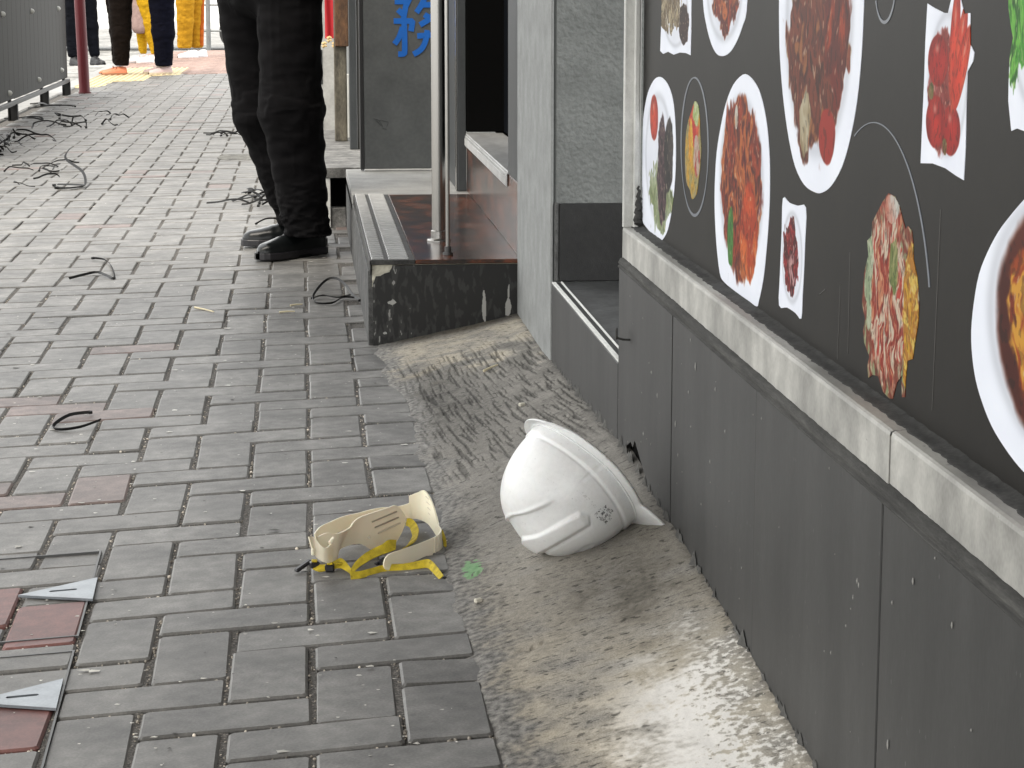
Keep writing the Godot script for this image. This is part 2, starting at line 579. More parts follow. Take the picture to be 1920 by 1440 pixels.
func ground() -> void:
	var pave := thing("pavement", "grey block pavement in a herringbone pattern with a few faded red blocks", "pavement", Vector3.ZERO, 0.0, "", "structure")
	var tones := []
	for k in 6:
		var v := 0.275 * (0.86 + 0.05 * k)
		tones.append(textured(lin(v * 1.03, v, v * 0.945), T.paver, Vector3(0.9, 0.9, 0.9), 0.56, 0.7, 0.5))
	var reds := [textured(lin(0.29, 0.22, 0.20), T.paver, Vector3(0.9, 0.9, 0.9), 0.56, 0.7, 0.5), textured(lin(0.29, 0.12, 0.105), T.paver, Vector3(0.9, 0.9, 0.9), 0.56, 0.7, 0.5)]
	var hm := paver_mesh(2 * P - 0.0070, P - 0.0082)
	var vm := paver_mesh(P - 0.0078, 2 * P - 0.0082)
	var faded := {Vector2i(-6, 22): 1, Vector2i(-5, 21): 1, Vector2i(-4, 20): 1, Vector2i(-6, 14): 1, Vector2i(-5, 13): 1, Vector2i(-4, 13): 1, Vector2i(-5, 28): 1, Vector2i(-4, 28): 1, Vector2i(-7, 55): 1}
	var strong := {Vector2i(-4, 6): 1, Vector2i(-5, 7): 1, Vector2i(-4, 2): 1}
	var near_list := []
	var far := {}
	for j in range(-8, 190):
		for i in range(-19, 5):
			var k := posmod(-j - i - 1, 4)
			if k == 1 or k == 3: continue
			var wide := k == 0
			var x := (i + (1.0 if wide else 0.5)) * P
			var zd := ZA + (j + (0.5 if wide else 1.0)) * P
			if x > 0.34 or (x > 0.18 and zd > 5.66): continue
			if zd > 24.3 or x < -2.02: continue
			if zd > 21.2 + (x + 2.07) * 4.26 and x < -1.32: continue
			var red := 0
			for c in [Vector2i(i, j), Vector2i(i + 1 if wide else i, j if wide else j + 1)]:
				if faded.has(c) : red = 1
				if strong.has(c): red = 2
			if zd > 8.5 and rng.randf() < 0.04: red = 1
			var tone := clampi(int(2.5 + rng.randfn(0, 1.2)), 0, 5)
			var jit := rng.randf()
			var t := paver_place(x, zd)
			var e := {"h": wide, "x": t, "tone": tone, "red": red, "d": zd, "i": i, "j": j}
			if in_view(t.origin, 0.1) and not (x > 0.25 and zd > 2.9): near_list.append(e)
			else:
				var key := 10 if red == 1 else (11 if red == 2 else tone)
				if not far.has(key): far[key] = []
				far[key].append(e)
	near_list.sort_custom(func(a, b): return a.d < b.d)
	for n in near_list.size():
		var e: Dictionary = near_list[n]
		if n < 298:
			var m: Material = tones[e.tone] if e.red == 0 else reds[e.red - 1]
			var o := put("paving_block", hm if e.h else vm, m, pave, "" if e.red < 2 else "brick red paving block")
			o.transform = e.x
		else:
			var key: int = e.tone if e.red == 0 else 9 + e.red
			if not far.has(key): far[key] = []
			far[key].append(e)
	# blocks beyond: joined, still real blocks
	var am := ArrayMesh.new()
	var keys := far.keys()
	keys.sort()
	for key in keys:
		var s := begin()
		for e in far[key]: s.append_from(hm if e.h else vm, 0, e.x)
		s.commit(am)
		am.surface_set_material(am.get_surface_count() - 1, tones[key] if key < 10 else reds[key - 10])
	tag(put("far_paving_blocks", am, null, pave), "", "", "", "stuff")
	# the dirty bedding that shows in the joints
	var bed := begin()
	grid(bed, func(u: float, v: float) -> Vector3:
		var x := lerpf(-2.12, 0.56, u)
		var zd := lerpf(1.2, 33.0, v * v * 0.7 + v * 0.3)
		return Vector3(x, gy(x, zd) - 0.0058 + 0.0018 * nz.get_noise_2d(x * 2600, zd * 2600), -zd), 130, 420, true)
	tag(put("joint_filling", done(bed), M.joint, pave), "", "", "", "stuff")
	var fill := begin()
	for i in range(-8, 4):
		grid(fill, func(u: float, v: float) -> Vector3:
			var x := i * P + lerpf(-0.0062, 0.0062, u)
			var zd := lerpf(2.3, 9.0, v)
			return Vector3(x, gy(x, zd) - 0.0036 + 0.0012 * nz.get_noise_2d(x * 9000, zd * 2600), -zd), 4, 380, true)
	tag(put("joint_grout", done(fill), M.joint, pave), "", "", "", "stuff")
	# loose grit in the joints
	var stones := MultiMesh.new()
	stones.transform_format = MultiMesh.TRANSFORM_3D
	stones.use_colors = true
	var st := begin()
	box(st, Vector3.ZERO, Vector3(1, 0.7, 0.8), 0.28)
	stones.mesh = done(st)
	var spots := []
	for e in near_list:
		if e.d > 7.0: continue
		var t: Transform3D = e.x
		var w: float = (P if e.h else P * 0.5)
		var d: float = (P * 0.5 if e.h else P)
		for n in int(30 if e.d < 5.0 else 14):
			var q: Vector3
			if rng.randf() < 0.72: q = Vector3(w * (1 if rng.randf() < 0.5 else -1) + rng.randfn(0, 0.0022), 0, rng.randf_range(-d, d))
			else: q = Vector3(rng.randf_range(-w, w), 0, d + rng.randfn(0, 0.0012))
			spots.append(t * q)
	stones.instance_count = spots.size()
	for n in spots.size():
		var sz := rng.randf_range(0.0018, 0.0042) if rng.randf() < 0.93 else rng.randf_range(0.004, 0.0065)
		var b := Basis.from_euler(Vector3(rng.randf() * 6, rng.randf() * 6, rng.randf() * 6)).scaled(Vector3.ONE * sz)
		stones.set_instance_transform(n, Transform3D(b, spots[n] + Vector3(0, -0.0045 + sz * 0.3, 0)))
		var g := rng.randf_range(0.3, 1.3) if rng.randf() < 0.9 else 2.4
		stones.set_instance_color(n, Color(g, g * 0.97, g * 0.92))
	var mi := MultiMeshInstance3D.new()
	mi.multimesh = stones
	mi.material_override = M.grit
	mi.name = "joint_grit"
	pave.add_child(mi)
	tag(mi, "", "", "", "stuff")
	# flecks of paint and plaster trodden onto the blocks
	var fl := MultiMesh.new()
	fl.transform_format = MultiMesh.TRANSFORM_3D
	fl.use_colors = true
	var fm := begin()
	fm.set_smooth_group(-1)
	var rim := []
	for k in 7: rim.append(Vector3(cos(TAU * k / 7) * (0.7 + 0.3 * sin(k * 5.1)), 0.0, sin(TAU * k / 7) * (0.8 + 0.3 * cos(k * 3.3))))
	for k in 7: tri(fm, Vector3(0, 0.12, 0), rim[(k + 1) % 7], rim[k])
	fl.mesh = done(fm)
	fl.instance_count = 900
	for n in 900:
		var zd := 2.5 + 7.5 * pow(rng.randf(), 1.3)
		var x := rng.randf_range(-0.95, 0.2)
		var big := rng.randf() < 0.15
		var sz := rng.randf_range(0.0035, 0.008) if big else rng.randf_range(0.0012, 0.0035)
		var b := Basis(Vector3.UP, rng.randf() * 6).scaled(Vector3(sz * rng.randf_range(0.6, 1.8), 0.0025, sz))
		fl.set_instance_transform(n, Transform3D(b, Vector3(x, gy(x, zd) + 0.0014, -zd)))
		var g := rng.randf_range(0.35, 0.75) if rng.randf() < 0.85 else 0.06
		fl.set_instance_color(n, Color(g, g * 0.98, g * 0.9))
	var fi := MultiMeshInstance3D.new()
	fi.multimesh = fl
	var fmat := mat(Color.WHITE, 0.8)
	fmat.vertex_color_use_as_albedo = true
	fi.material_override = fmat
	fi.name = "paint_flecks"
	pave.add_child(fi)
	tag(fi, "", "", "", "stuff")
	pit_cover("pit_cover", 3.225, 3.73, 3.475, "recessed pit cover filled with blocks, holding the farther slotted triangular corner plate")
	pit_cover("pit_cover", 1.9, 3.155, 2.945, "recessed pit cover in the bottom left corner, holding the nearer slotted triangular corner plate")

# steel frame strips of a recessed cover and its slotted triangular corner plate
func pit_cover(called: String, z0: float, z1: float, zc: float, label: String) -> void:
	var t := thing(called, label, "pit cover", Vector3(-0.338, gy(-0.338, zc), -zc), 0.0, "recessed pit covers")
	var o := -t.position
	var s := begin()
	for side in 3:
		var ea := PackedVector3Array()
		var eb := PackedVector3Array()
		for n in 25:
			var q := Vector3.ZERO
			if side == 0:
				q.z = lerpf(z0, z1, n / 24.0)
				q.x = -0.338 - 0.020 * (q.z - 2.95)
			else:
				q.z = z0 + 0.004 if side == 1 else z1 - 0.004
				q.x = lerpf(-1.0, -0.338 - 0.020 * (q.z - 2.95), n / 24.0)
			var y := gy(q.x, q.z)
			ea.append(o + Vector3(q.x, y + 0.0022, -q.z))
			eb.append(o + Vector3(q.x, y - 0.012, -q.z))
		ribbon(s, ea, eb, 0.0032)
	put("frame_strip", done(s), M.dark_steel, t)
	# plate: triangle with a slot
	var poly := PackedVector2Array([Vector2(-0.118, -0.004), Vector2(0, 0.066), Vector2(0.004, -0.064)])
	var slot := PackedVector2Array()
	for k in 12:
		var a := TAU * k / 12
		slot.append(Vector2(-0.048 + cos(a) * 0.005 + (0.017 if cos(a) > 0 else -0.017), 0.002 + sin(a) * 0.005))
	var ps := begin()
	# two halves round the slot so that the slot is a real hole
	var cuts := Geometry2D.clip_polygons(poly, slot)
	var outer := PackedVector2Array()
	var hole := PackedVector2Array()
	for c in cuts:
		if Geometry2D.is_polygon_clockwise(c): hole = c
		else: outer = c
	var xf := Transform3D(Basis(Vector3(1, slope(zc), 0), Vector3(0, 0, -1), Vector3(0, 1, 0)), Vector3(-0.004, 0.0015, 0))
	for half in [PackedVector2Array([Vector2(-0.2, 0.002), Vector2(0.1, 0.002), Vector2(0.1, 0.2), Vector2(-0.2, 0.2)]), PackedVector2Array([Vector2(-0.2, -0.2), Vector2(0.1, -0.2), Vector2(0.1, 0.002), Vector2(-0.2, 0.002)])]:
		for a in Geometry2D.intersect_polygons(poly, half):
			for b in Geometry2D.clip_polygons(a, slot): plate(ps, b, 0.004, xf)
	put("corner_plate", done(ps), M.galv, t)
	var sl := begin()
	plate(sl, slot, 0.0008, Transform3D(xf.basis, xf.origin - Vector3(0, 0.0005, 0)))
	put("slot", done(sl), M.void, t)

# ------------------------------------------------------------------ the concrete strip between blocks and shop
func apron() -> void:
	var W := 560
	var H := 2000
	var X0 := 0.12
	var X1 := 0.56
	var Z0 := 1.6
	var Z1 := 5.8
	var n1 := noise(101, 9.0, 4)
	var n2 := noise(102, 60.0, 3)
	var n3 := noise(103, 330.0, 3)
	var bytes := PackedByteArray()
	bytes.resize(W * H * 3)
	var dark := noise(104, 42.0, 2)
	var g0 := noise(105, 1.0, 2)
	for r in H:
		var zd := lerpf(Z0, Z1, (r + 0.5) / H)
		for c in W:
			var x := lerpf(X0, X1, (c + 0.5) / W)
			var a := n1.get_noise_2d(x, zd)
			var b := n2.get_noise_2d(x, zd)
			var d := n3.get_noise_2d(x, zd)
			# tan cement in front, dirt trodden in farther back, whitewash spilt at the front right
			var dash := n2.get_noise_2d(x * 0.5 + 4.0, zd * 2.2)
			var v := 0.33 * (1.0 + 0.38 * a + 0.16 * b + 0.42 * d - 0.55 * smoothstep(0.30, 0.5, dash))
			var warm := 0.15 + 0.08 * a
			var dirty := smoothstep(2.95, 3.7, zd + 0.5 * a) * (1.0 - smoothstep(5.05, 5.4, zd + 0.35 * a))
			v = lerpf(v, 0.19 * (1.0 + 0.35 * a + 0.18 * b + 0.45 * d), dirty * 0.9)
			warm = lerpf(warm, 0.09, dirty)
			var core := exp(-pow((x - 0.30 + 0.05 * (zd - 4.6)) / 0.10, 2) - pow((zd - 4.75) / 0.5, 2))
			v = lerpf(v, 0.085 * (1.0 + 0.5 * b + 0.4 * d), clampf(core * (0.85 + 0.8 * a), 0, 1))
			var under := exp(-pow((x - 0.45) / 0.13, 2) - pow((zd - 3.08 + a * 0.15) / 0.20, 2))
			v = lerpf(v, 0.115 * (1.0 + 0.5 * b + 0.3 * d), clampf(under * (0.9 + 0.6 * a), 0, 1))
			var lip := exp(-pow((x - 0.245 + 0.03 * a) / 0.05, 2)) * (1.0 - smoothstep(3.2, 4.2, zd))
			v = lerpf(v, 0.17 * (1.0 + 0.9 * b + 0.4 * d), lip * 0.75)
			var gz := smoothstep(3.7, 4.2, zd) * (1.0 - smoothstep(5.2, 5.5, zd))
			v *= 1.0 - 0.5 * gz * smoothstep(0.1, 0.4, g0.get_noise_2d((x + 0.06 * zd) * 95.0 + 0.6 * sin(zd * 3.0), zd * 3.4))
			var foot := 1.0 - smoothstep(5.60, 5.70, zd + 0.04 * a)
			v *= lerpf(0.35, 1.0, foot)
			var w := smoothstep(0.34, 0.43, x + 0.06 * a + 0.03 * b) * (1.0 - smoothstep(2.56, 2.84, zd + 0.16 * a + 0.1 * b))
			w *= 1.0 - 0.93 * smoothstep(0.47, 0.52, x + 0.10 * b + 0.05 * d + 0.03 * a)
			v = lerpf(v, 0.86 + 0.05 * b + 0.10 * d, w)
			warm = lerpf(warm, 0.05, w)
			var k := dark.get_noise_2d(x * 0.8, zd * 1.2 + 7.0)
			if k > 0.5 and w < 0.5: v *= 1.0 - smoothstep(0.5, 0.62, k) * 0.6
			var edge := x - edge_x(zd)
			if edge < 0.06:
				var ew := 0.9 * (1.0 - smoothstep(0.0, 1.0, edge / 0.06 + 0.6 * a + 0.35 * b))
				v = lerpf(v, 0.175 * (1.0 + 0.9 * b + 0.4 * d), ew)
				warm = lerpf(warm, 0.05, ew)
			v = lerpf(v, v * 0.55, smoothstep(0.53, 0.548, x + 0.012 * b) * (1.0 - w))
			v = clampf(v, 0.02, 0.9)
			var col := Color(v * (1.0 + warm), v * (1.0 + warm * 0.35), v * (1.0 - warm * 0.75))
			var gp := Vector2((x - 0.252) / 0.014, (zd - 3.395) / 0.045)
			if gp.length() < 1.0 + b * 0.9: col = col.lerp(Color(0.16, 0.42, 0.16), 0.55)
			col = col.linear_to_srgb()
			var o := (r * W + c) * 3
			bytes[o] = int(clampf(col.r, 0, 1) * 255)
			bytes[o + 1] = int(clampf(col.g, 0, 1) * 255)
			bytes[o + 2] = int(clampf(col.b, 0, 1) * 255)
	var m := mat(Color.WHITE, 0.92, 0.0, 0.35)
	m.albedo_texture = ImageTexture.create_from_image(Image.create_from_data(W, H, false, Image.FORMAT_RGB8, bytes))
	var g1 := noise(105, 1.0, 2)
	var rel := func(u: float, v: float) -> Vector3:
		var zd := lerpf(Z0, Z1, v)
		var x := lerpf(X0, X1, u)
		var y := apron_y(x, zd)
		var on := clampf((x - edge_x(zd)) / 0.03, 0, 1)
		# brushed grooves, running a little askew
		var br := smoothstep(3.7, 4.2, zd) * (1.0 - smoothstep(5.2, 5.5, zd))
		var gg := g1.get_noise_2d((x + 0.06 * zd) * 95.0 + 0.6 * sin(zd * 3.0), zd * 3.4)
		y += on * br * (-0.0034 * smoothstep(0.12, 0.5, gg) + 0.0008 * gg)
		y += on * (0.0003 * n2.get_noise_2d(x, zd) + 0.0022 * n1.get_noise_2d(x * 0.8, zd * 0.6) + 0.0006 * n1.get_noise_2d(x * 2, zd * 2) + 0.0003 * n3.get_noise_2d(x * 0.8, zd * 0.8))
		# a crack or two
		for cr in [[0.30, 2.93, 0.22], [0.25, 3.36, -0.5], [0.24, 4.62, 0.9], [0.36, 4.02, 0.5]]:
			var dz: float = zd - cr[1] - cr[2] * (x - cr[0]) - 0.02 * n1.get_noise_2d(x * 4, 3.0)
			if absf(x - cr[0]) < 0.06: y -= 0.004 * on * exp(-pow(dz / 0.006, 2)) * (1 - absf(x - cr[0]) / 0.06)
		return Vector3(x, y, -zd)
	var s := begin()
	grid(s, rel, 150, 640, true)
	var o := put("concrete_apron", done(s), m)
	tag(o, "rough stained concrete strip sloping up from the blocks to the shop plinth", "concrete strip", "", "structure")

# ------------------------------------------------------------------ shop
func shop_front() -> void:
	var t := thing("shop_front", "dark grey tiled shop plinth with a dirty white stone sill along its top", "shop front", Vector3(WX, 0, -3.0))
	var o := -t.position
	var core := begin()
	box(core, o + Vector3(0.80, 0.14, -1.6), Vector3(0.47, 0.60, 4.48), 0.004)
	box(core, o + Vector3(0.82, 5.3, -1.6), Vector3(0.40, 7.8, 4.52), 0.004)
	put("wall", done(core), M.kerb, t)
	var zs := [3.856, 3.282, 2.652, 2.046, 1.44, 0.83, 0.22, -0.4]
	for i in zs.size() - 1:
		var s := begin()
		var z0: float = zs[i + 1] + 0.0012
		var z1: float = zs[i] - 0.0012
		if i == 0:
			# broken lower corner: a ragged dark notch in the tile
			var poly := PackedVector2Array([Vector2(-z1, 0.02), Vector2(-3.775, 0.02), Vector2(-3.772, 0.132), Vector2(-3.735, 0.146), Vector2(-3.70, 0.158), Vector2(-3.675, 0.154), Vector2(-3.652, 0.170), Vector2(-3.638, 0.166), Vector2(-3.60, 0.155), Vector2(-3.535, 0.136), Vector2(-3.49, 0.02), Vector2(-z0, 0.02), Vector2(-z0, 0.441), Vector2(-z1, 0.441)])
			plate(s, poly, 0.011, Transform3D(Basis(Vector3(0, 0, 1), Vector3(0, 1, 0), Vector3(-1, 0, 0)), o + Vector3(WX + 0.011, 0, 0)))
		else:
			box(s, o + Vector3(WX + 0.0055 + 0.0008 * (i % 2), 0.225, -(z0 + z1) / 2), Vector3(0.011, 0.432, z1 - z0), 0.0012)
		put("plinth_tile", done(s), M.plinth, t)
	# dark hollow behind the broken corner
	put("hollow", lim(WX + 0.0095, WX + 0.0155, 0.05, 0.21, 3.45, 3.80), M.void, t).position = o
	# lumpy mortar line over the tiles
	var ms := begin()
	var n1 := noise(201, 30.0, 3)
	grid(ms, func(u: float, v: float) -> Vector3:
		var zd := lerpf(-0.4, 3.858, v)
		var b := 0.5 + 0.5 * n1.get_noise_2d(zd * 0.5, 2.0)
		var c := 0.5 + 0.5 * n1.get_noise_2d(zd * 0.8, 9.0)
		var prof := [Vector2(0.552, 0.436 - 0.002 * c), Vector2(WX - 0.0015 - 0.0006 * b, 0.4385 - 0.001 * c), Vector2(WX - 0.002 - 0.0006 * c, 0.4405), Vector2(WX + 0.001, 0.4425), Vector2(WX - 0.002, 0.446), Vector2(WX + 0.001 + 0.002 * b, 0.4525 + 0.0015 * c), Vector2(0.556, 0.4545 + 0.002 * c), Vector2(0.565, 0.454)]
		var f := u * (prof.size() - 1)
		var q: Vector2 = prof[int(f)].lerp(prof[mini(int(f) + 1, prof.size() - 1)], f - int(f))
		return o + Vector3(q.x + 0.0002 * n1.get_noise_2d(zd * 3, u * 3), q.y + 0.0003 * n1.get_noise_2d(zd * 3, u * 3 + 5), -zd), 14, 700)
	put("mortar_line", done(ms), M.mortar, t)
	# stone sill, in lengths
	var sz := [3.87, 3.2, 2.62, 2.05, 1.45, 0.8, 0.1, -0.4]
	for i in sz.size() - 1:
		var s := begin()
		var a: float = sz[i + 1] + 0.0007
		var b: float = sz[i] - 0.0007
		var dz := 0.0006 * (i % 3)
		grid(s, func(u: float, v: float) -> Vector3:
			var prof := [Vector2(0.590, 0.449), Vector2(0.5535, 0.449), Vector2(0.5525, 0.4505), Vector2(0.5525, 0.501), Vector2(0.5535, 0.5048), Vector2(0.5565, 0.5062), Vector2(0.590, 0.5085), Vector2(0.590, 0.449)]
			var f := u * 7
			var q: Vector2 = prof[int(f)].lerp(prof[mini(int(f) + 1, 7)], f - int(f))
			return o + Vector3(q.x - dz, q.y, -lerpf(a, b, v)), 7, 1, true, -1)
		for e in [a, b]:
			s.set_smooth_group(-1)
			quad(s, o + Vector3(0.590, 0.449, -e), o + Vector3(0.5525 - dz, 0.4505, -e), o + Vector3(0.5525 - dz, 0.501, -e), o + Vector3(0.590, 0.5085, -e))
		put("sill_stone", done(s), M.sill, t)
	# dirt and crumbled filler between sill and board
	var gs := begin()
	grid(gs, func(u: float, v: float) -> Vector3:
		var zd := lerpf(-0.4, 3.868, v)
		var b := 0.5 + 0.5 * n1.get_noise_2d(zd * 0.9, 20.0)
		var x := lerpf(0.561 + 0.006 * b, 0.588, u)
		var y := 0.5072 + 0.002 * u + 0.0035 * b * smoothstep(0.6, 1.0, u) + 0.0006 * n1.get_noise_2d(zd * 6, x * 120)
		return o + Vector3(x, y - 0.003 * (1 - smoothstep(0, 0.12, u)), -zd), 10, 800, true)
	put("crumbled_filler", done(gs), M.grime, t)
	var cs := begin()
	grid(cs, func(u: float, v: float) -> Vector3:
		var zd := lerpf(1.9, 4.9, v)
		var k := clampf(0.25 + 0.9 * n1.get_noise_2d(zd * 0.6, 50.0) + 0.25 * n1.get_noise_2d(zd * 1.6, 60.0), 0.0, 1.0)
		var x := WX - 0.014 * k * (1.0 - u) - 0.0008
		var y := base_y(zd) - 0.006 + (0.004 + 0.024 * k) * u * u
		return o + Vector3(x, y + 0.001 * n1.get_noise_2d(zd * 4.0, u * 20.0), -zd), 6, 700, false)
	put("splashed_cement", done(cs), textured(lin(0.20, 0.195, 0.18), T.dirt, Vector3(0.3, 0.3, 0.3), 0.95), t)
	# splashes of paint and plaster dried on the tiles
	var sp := begin()
	sp.set_smooth_group(-1)
	var r := RandomNumberGenerator.new()
	r.seed = 909
	for k in 60:
		var zd := r.randf_range(1.7, 3.85)
		var y := 0.13 + 0.30 * r.randf()
		var ssz := r.randf_range(0.0007, 0.0020) if r.randf() < 0.85 else r.randf_range(0.002, 0.0034)
		var tall := r.randf_range(0.8, 2.2)
		var ctr := o + Vector3(WX - 0.0012, y, -zd)
		for q in 6:
			var a0 := TAU * q / 6
			var a1 := TAU * (q + 1) / 6
			tri(sp, ctr, ctr + Vector3(0.0010, sin(a0) * ssz * tall, cos(a0) * ssz), ctr + Vector3(0.0010, sin(a1) * ssz * tall, cos(a1) * ssz))
	tag(put("dried_splashes", done(sp), mat(lin(0.24, 0.235, 0.22), 0.85), t), "", "", "", "stuff")
	# recess beside the pier: low front tile, its slab top and metal edging
	put("recess_tile", lim(WX - 0.0005, WX + 0.012, -0.02, 0.268, 3.8585, 4.918), M.plinth, t).position = o
	put("recess_slab", lim(WX + 0.012, 0.95, 0.20, 0.2695, 3.862, 4.926), M.niche, t).position = o
	var es := begin()
	box(es, o + Vector3(WX + 0.004, 0.2705, -4.388), Vector3(0.009, 0.004, 1.058), 0.001)
	box(es, o + Vector3(WX + 0.021, 0.2715, -4.388), Vector3(0.004, 0.004, 1.058), 0.001)
	put("edging_strip", done(es), M.white_trim, t)
	put("edging_groove", lim(WX + 0.009, WX + 0.019, 0.268, 0.2703, 3.862, 4.917, 0.0004), M.black, t).position = o
	# screw eye in the plinth
	var e := thing("screw_eye", "small rusty screw eye fixed in the dark plinth beside the recess", "screw eye", Vector3(WX, 0.34, -3.72))
	var s := begin()
	var pts := PackedVector3Array()
	for k in 17:
		var a := TAU * k / 17.5 - 0.4
		pts.append(Vector3(-0.021 + cos(a) * 0.0022, sin(a) * 0.0085, cos(a) * -0.017 - 0.012))
	tube(s, pts, 0.0019, 6)
	put("ring", done(s), M.grime, e)
	var s2 := begin()
	tube(s2, PackedVector3Array([Vector3(0.004, -0.009, 0.004), Vector3(-0.012, -0.008, 0.004), Vector3(-0.021, -0.006, 0.001)]), 0.0019, 6)
	put("shank", done(s2), M.grime, e)
	# awning over the shop, just above the picture
	var aw := thing("awning", "flat canvas shop awning on steel arms high over the pavement", "awning", Vector3(0.6, 3.0, -3.0))
	put("canopy", boxm(Vector3(-1.35, -0.2, 1.0), Vector3(2.7, 0.05, 8.0), 0.01), mat(lin(0.3, 0.3, 0.3), 0.9), aw)
	for z in [-2.6, 2.8]:
		var q := begin()
		tube(q, PackedVector3Array([Vector3(0.0, -0.75, z), Vector3(-2.5, -0.24, z)]), 0.014, 8)
		put("arm", done(q), M.dark_steel, aw)

# ------------------------------------------------------------------ printed menu board
const DISHES := {
	"tray_print": [3.668, 0.95, 3.386, 0.95, 3.381, 0.857, 3.384, 0.819, 3.425, 0.821, 3.484, 0.820, 3.540, 0.815, 3.596, 0.818, 3.645, 0.813, 3.676, 0.817, 3.668, 0.859],
	"small_oval_print": [3.290, 0.95, 3.281, 0.896, 3.256, 0.869, 3.225, 0.848, 3.190, 0.833, 3.152, 0.826, 3.104, 0.827, 3.058, 0.835, 3.014, 0.851, 2.979, 0.871, 2.956, 0.890, 2.948, 0.95, 2.98, 1.0, 3.12, 1.03, 3.26, 0.99],
	"beef_plate_print": [2.749, 0.95, 2.747, 0.867, 2.733, 0.821, 2.710, 0.779, 2.678, 0.740, 2.640, 0.710, 2.590, 0.693, 2.534, 0.689, 2.497, 0.692, 2.452, 0.704, 2.405, 0.729, 2.371, 0.763, 2.347, 0.802, 2.334, 0.845, 2.329, 0.887, 2.331, 0.95, 2.36, 1.02, 2.45, 1.08, 2.60, 1.09, 2.70, 1.04],
	"salad_plate_print": [3.691, 0.774, 3.636, 0.773, 3.582, 0.763, 3.543, 0.745, 3.520, 0.716, 3.508, 0.670, 3.512, 0.620, 3.536, 0.574, 3.575, 0.534, 3.626, 0.512, 3.659, 0.5065, 3.716, 0.507, 3.810, 0.513, 3.850, 0.520, 3.858, 0.540, 3.858, 0.607, 3.858, 0.680, 3.840, 0.713, 3.803, 0.743, 3.746, 0.765],
	"pork_plate_print": [2.973, 0.806, 2.930, 0.806, 2.887, 0.798, 2.852, 0.785, 2.816, 0.757, 2.794, 0.721, 2.785, 0.682, 2.786, 0.637, 2.799, 0.587, 2.815, 0.549, 2.839, 0.520, 2.852, 0.511, 2.901, 0.511, 2.989, 0.511, 3.082, 0.513, 3.116, 0.522, 3.146, 0.561, 3.164, 0.611, 3.164, 0.653, 3.154, 0.690, 3.127, 0.727, 3.090, 0.762, 3.038, 0.790],
	"sauce_dish_print": [2.705, 0.666, 2.668, 0.664, 2.621, 0.665, 2.578, 0.667, 2.578, 0.625, 2.581, 0.588, 2.585, 0.562, 2.589, 0.534, 2.620, 0.536, 2.667, 0.536, 2.714, 0.532, 2.713, 0.571, 2.708, 0.624],
	"tomato_tray_print": [2.086, 0.907, 2.061, 0.903, 2.029, 0.899, 2.017, 0.899, 2.010, 0.909, 2.001, 0.918, 1.984, 0.917, 1.972, 0.905, 1.966, 0.899, 1.948, 0.900, 1.945, 0.873, 1.932, 0.866, 1.935, 0.858, 1.950, 0.849, 1.950, 0.819, 1.948, 0.782, 1.950, 0.753, 1.974, 0.755, 2.009, 0.759, 2.051, 0.760, 2.092, 0.757, 2.091, 0.792, 2.089, 0.832, 2.089, 0.871],
	"noodle_print": [2.207, 0.718, 2.182, 0.717, 2.165, 0.710, 2.152, 0.699, 2.138, 0.689, 2.130, 0.693, 2.116, 0.690, 2.110, 0.679, 2.107, 0.663, 2.092, 0.648, 2.082, 0.625, 2.083, 0.604, 2.095, 0.578, 2.098, 0.567, 2.117, 0.562, 2.122, 0.540, 2.122, 0.525, 2.132, 0.523, 2.136, 0.537, 2.132, 0.546, 2.153, 0.534, 2.167, 0.515, 2.179, 0.513, 2.204, 0.515, 2.227, 0.528, 2.249, 0.525, 2.266, 0.519, 2.271, 0.531, 2.264, 0.542, 2.287, 0.553, 2.293, 0.564, 2.286, 0.578, 2.301, 0.592, 2.298, 0.608, 2.296, 0.626, 2.280, 0.646, 2.286, 0.661, 2.269, 0.668, 2.267, 0.683, 2.246, 0.696, 2.227, 0.708],
	"curry_plate_print": [1.761, 0.760, 1.792, 0.746, 1.818, 0.733, 1.845, 0.718, 1.872, 0.698, 1.894, 0.676, 1.906, 0.650, 1.911, 0.623, 1.905, 0.601, 1.892, 0.582, 1.871, 0.566, 1.842, 0.551, 1.805, 0.540, 1.765, 0.532, 1.731, 0.529, 1.679, 0.527, 1.60, 0.533, 1.50, 0.56, 1.47, 0.65, 1.50, 0.74, 1.60, 0.785, 1.68, 0.785, 1.711, 0.778],
	"greens_tray_print": [1.845, 0.95, 1.840, 0.905, 1.832, 0.891, 1.825, 0.881, 1.832, 0.867, 1.832, 0.843, 1.831, 0.829, 1.820, 0.805, 1.805, 0.808, 1.786, 0.807, 1.70, 0.806, 1.68, 0.86, 1.69, 0.95, 1.76, 1.0],
	"glass_salad_print": [3.341, 0.752, 3.311, 0.747, 3.297, 0.729, 3.290, 0.705, 3.281, 0.687, 3.286, 0.661, 3.299, 0.638, 3.315, 0.615, 3.351, 0.604, 3.371, 0.616, 3.406, 0.626, 3.420, 0.657, 3.415, 0.696, 3.398, 0.717, 3.371, 0.734]}

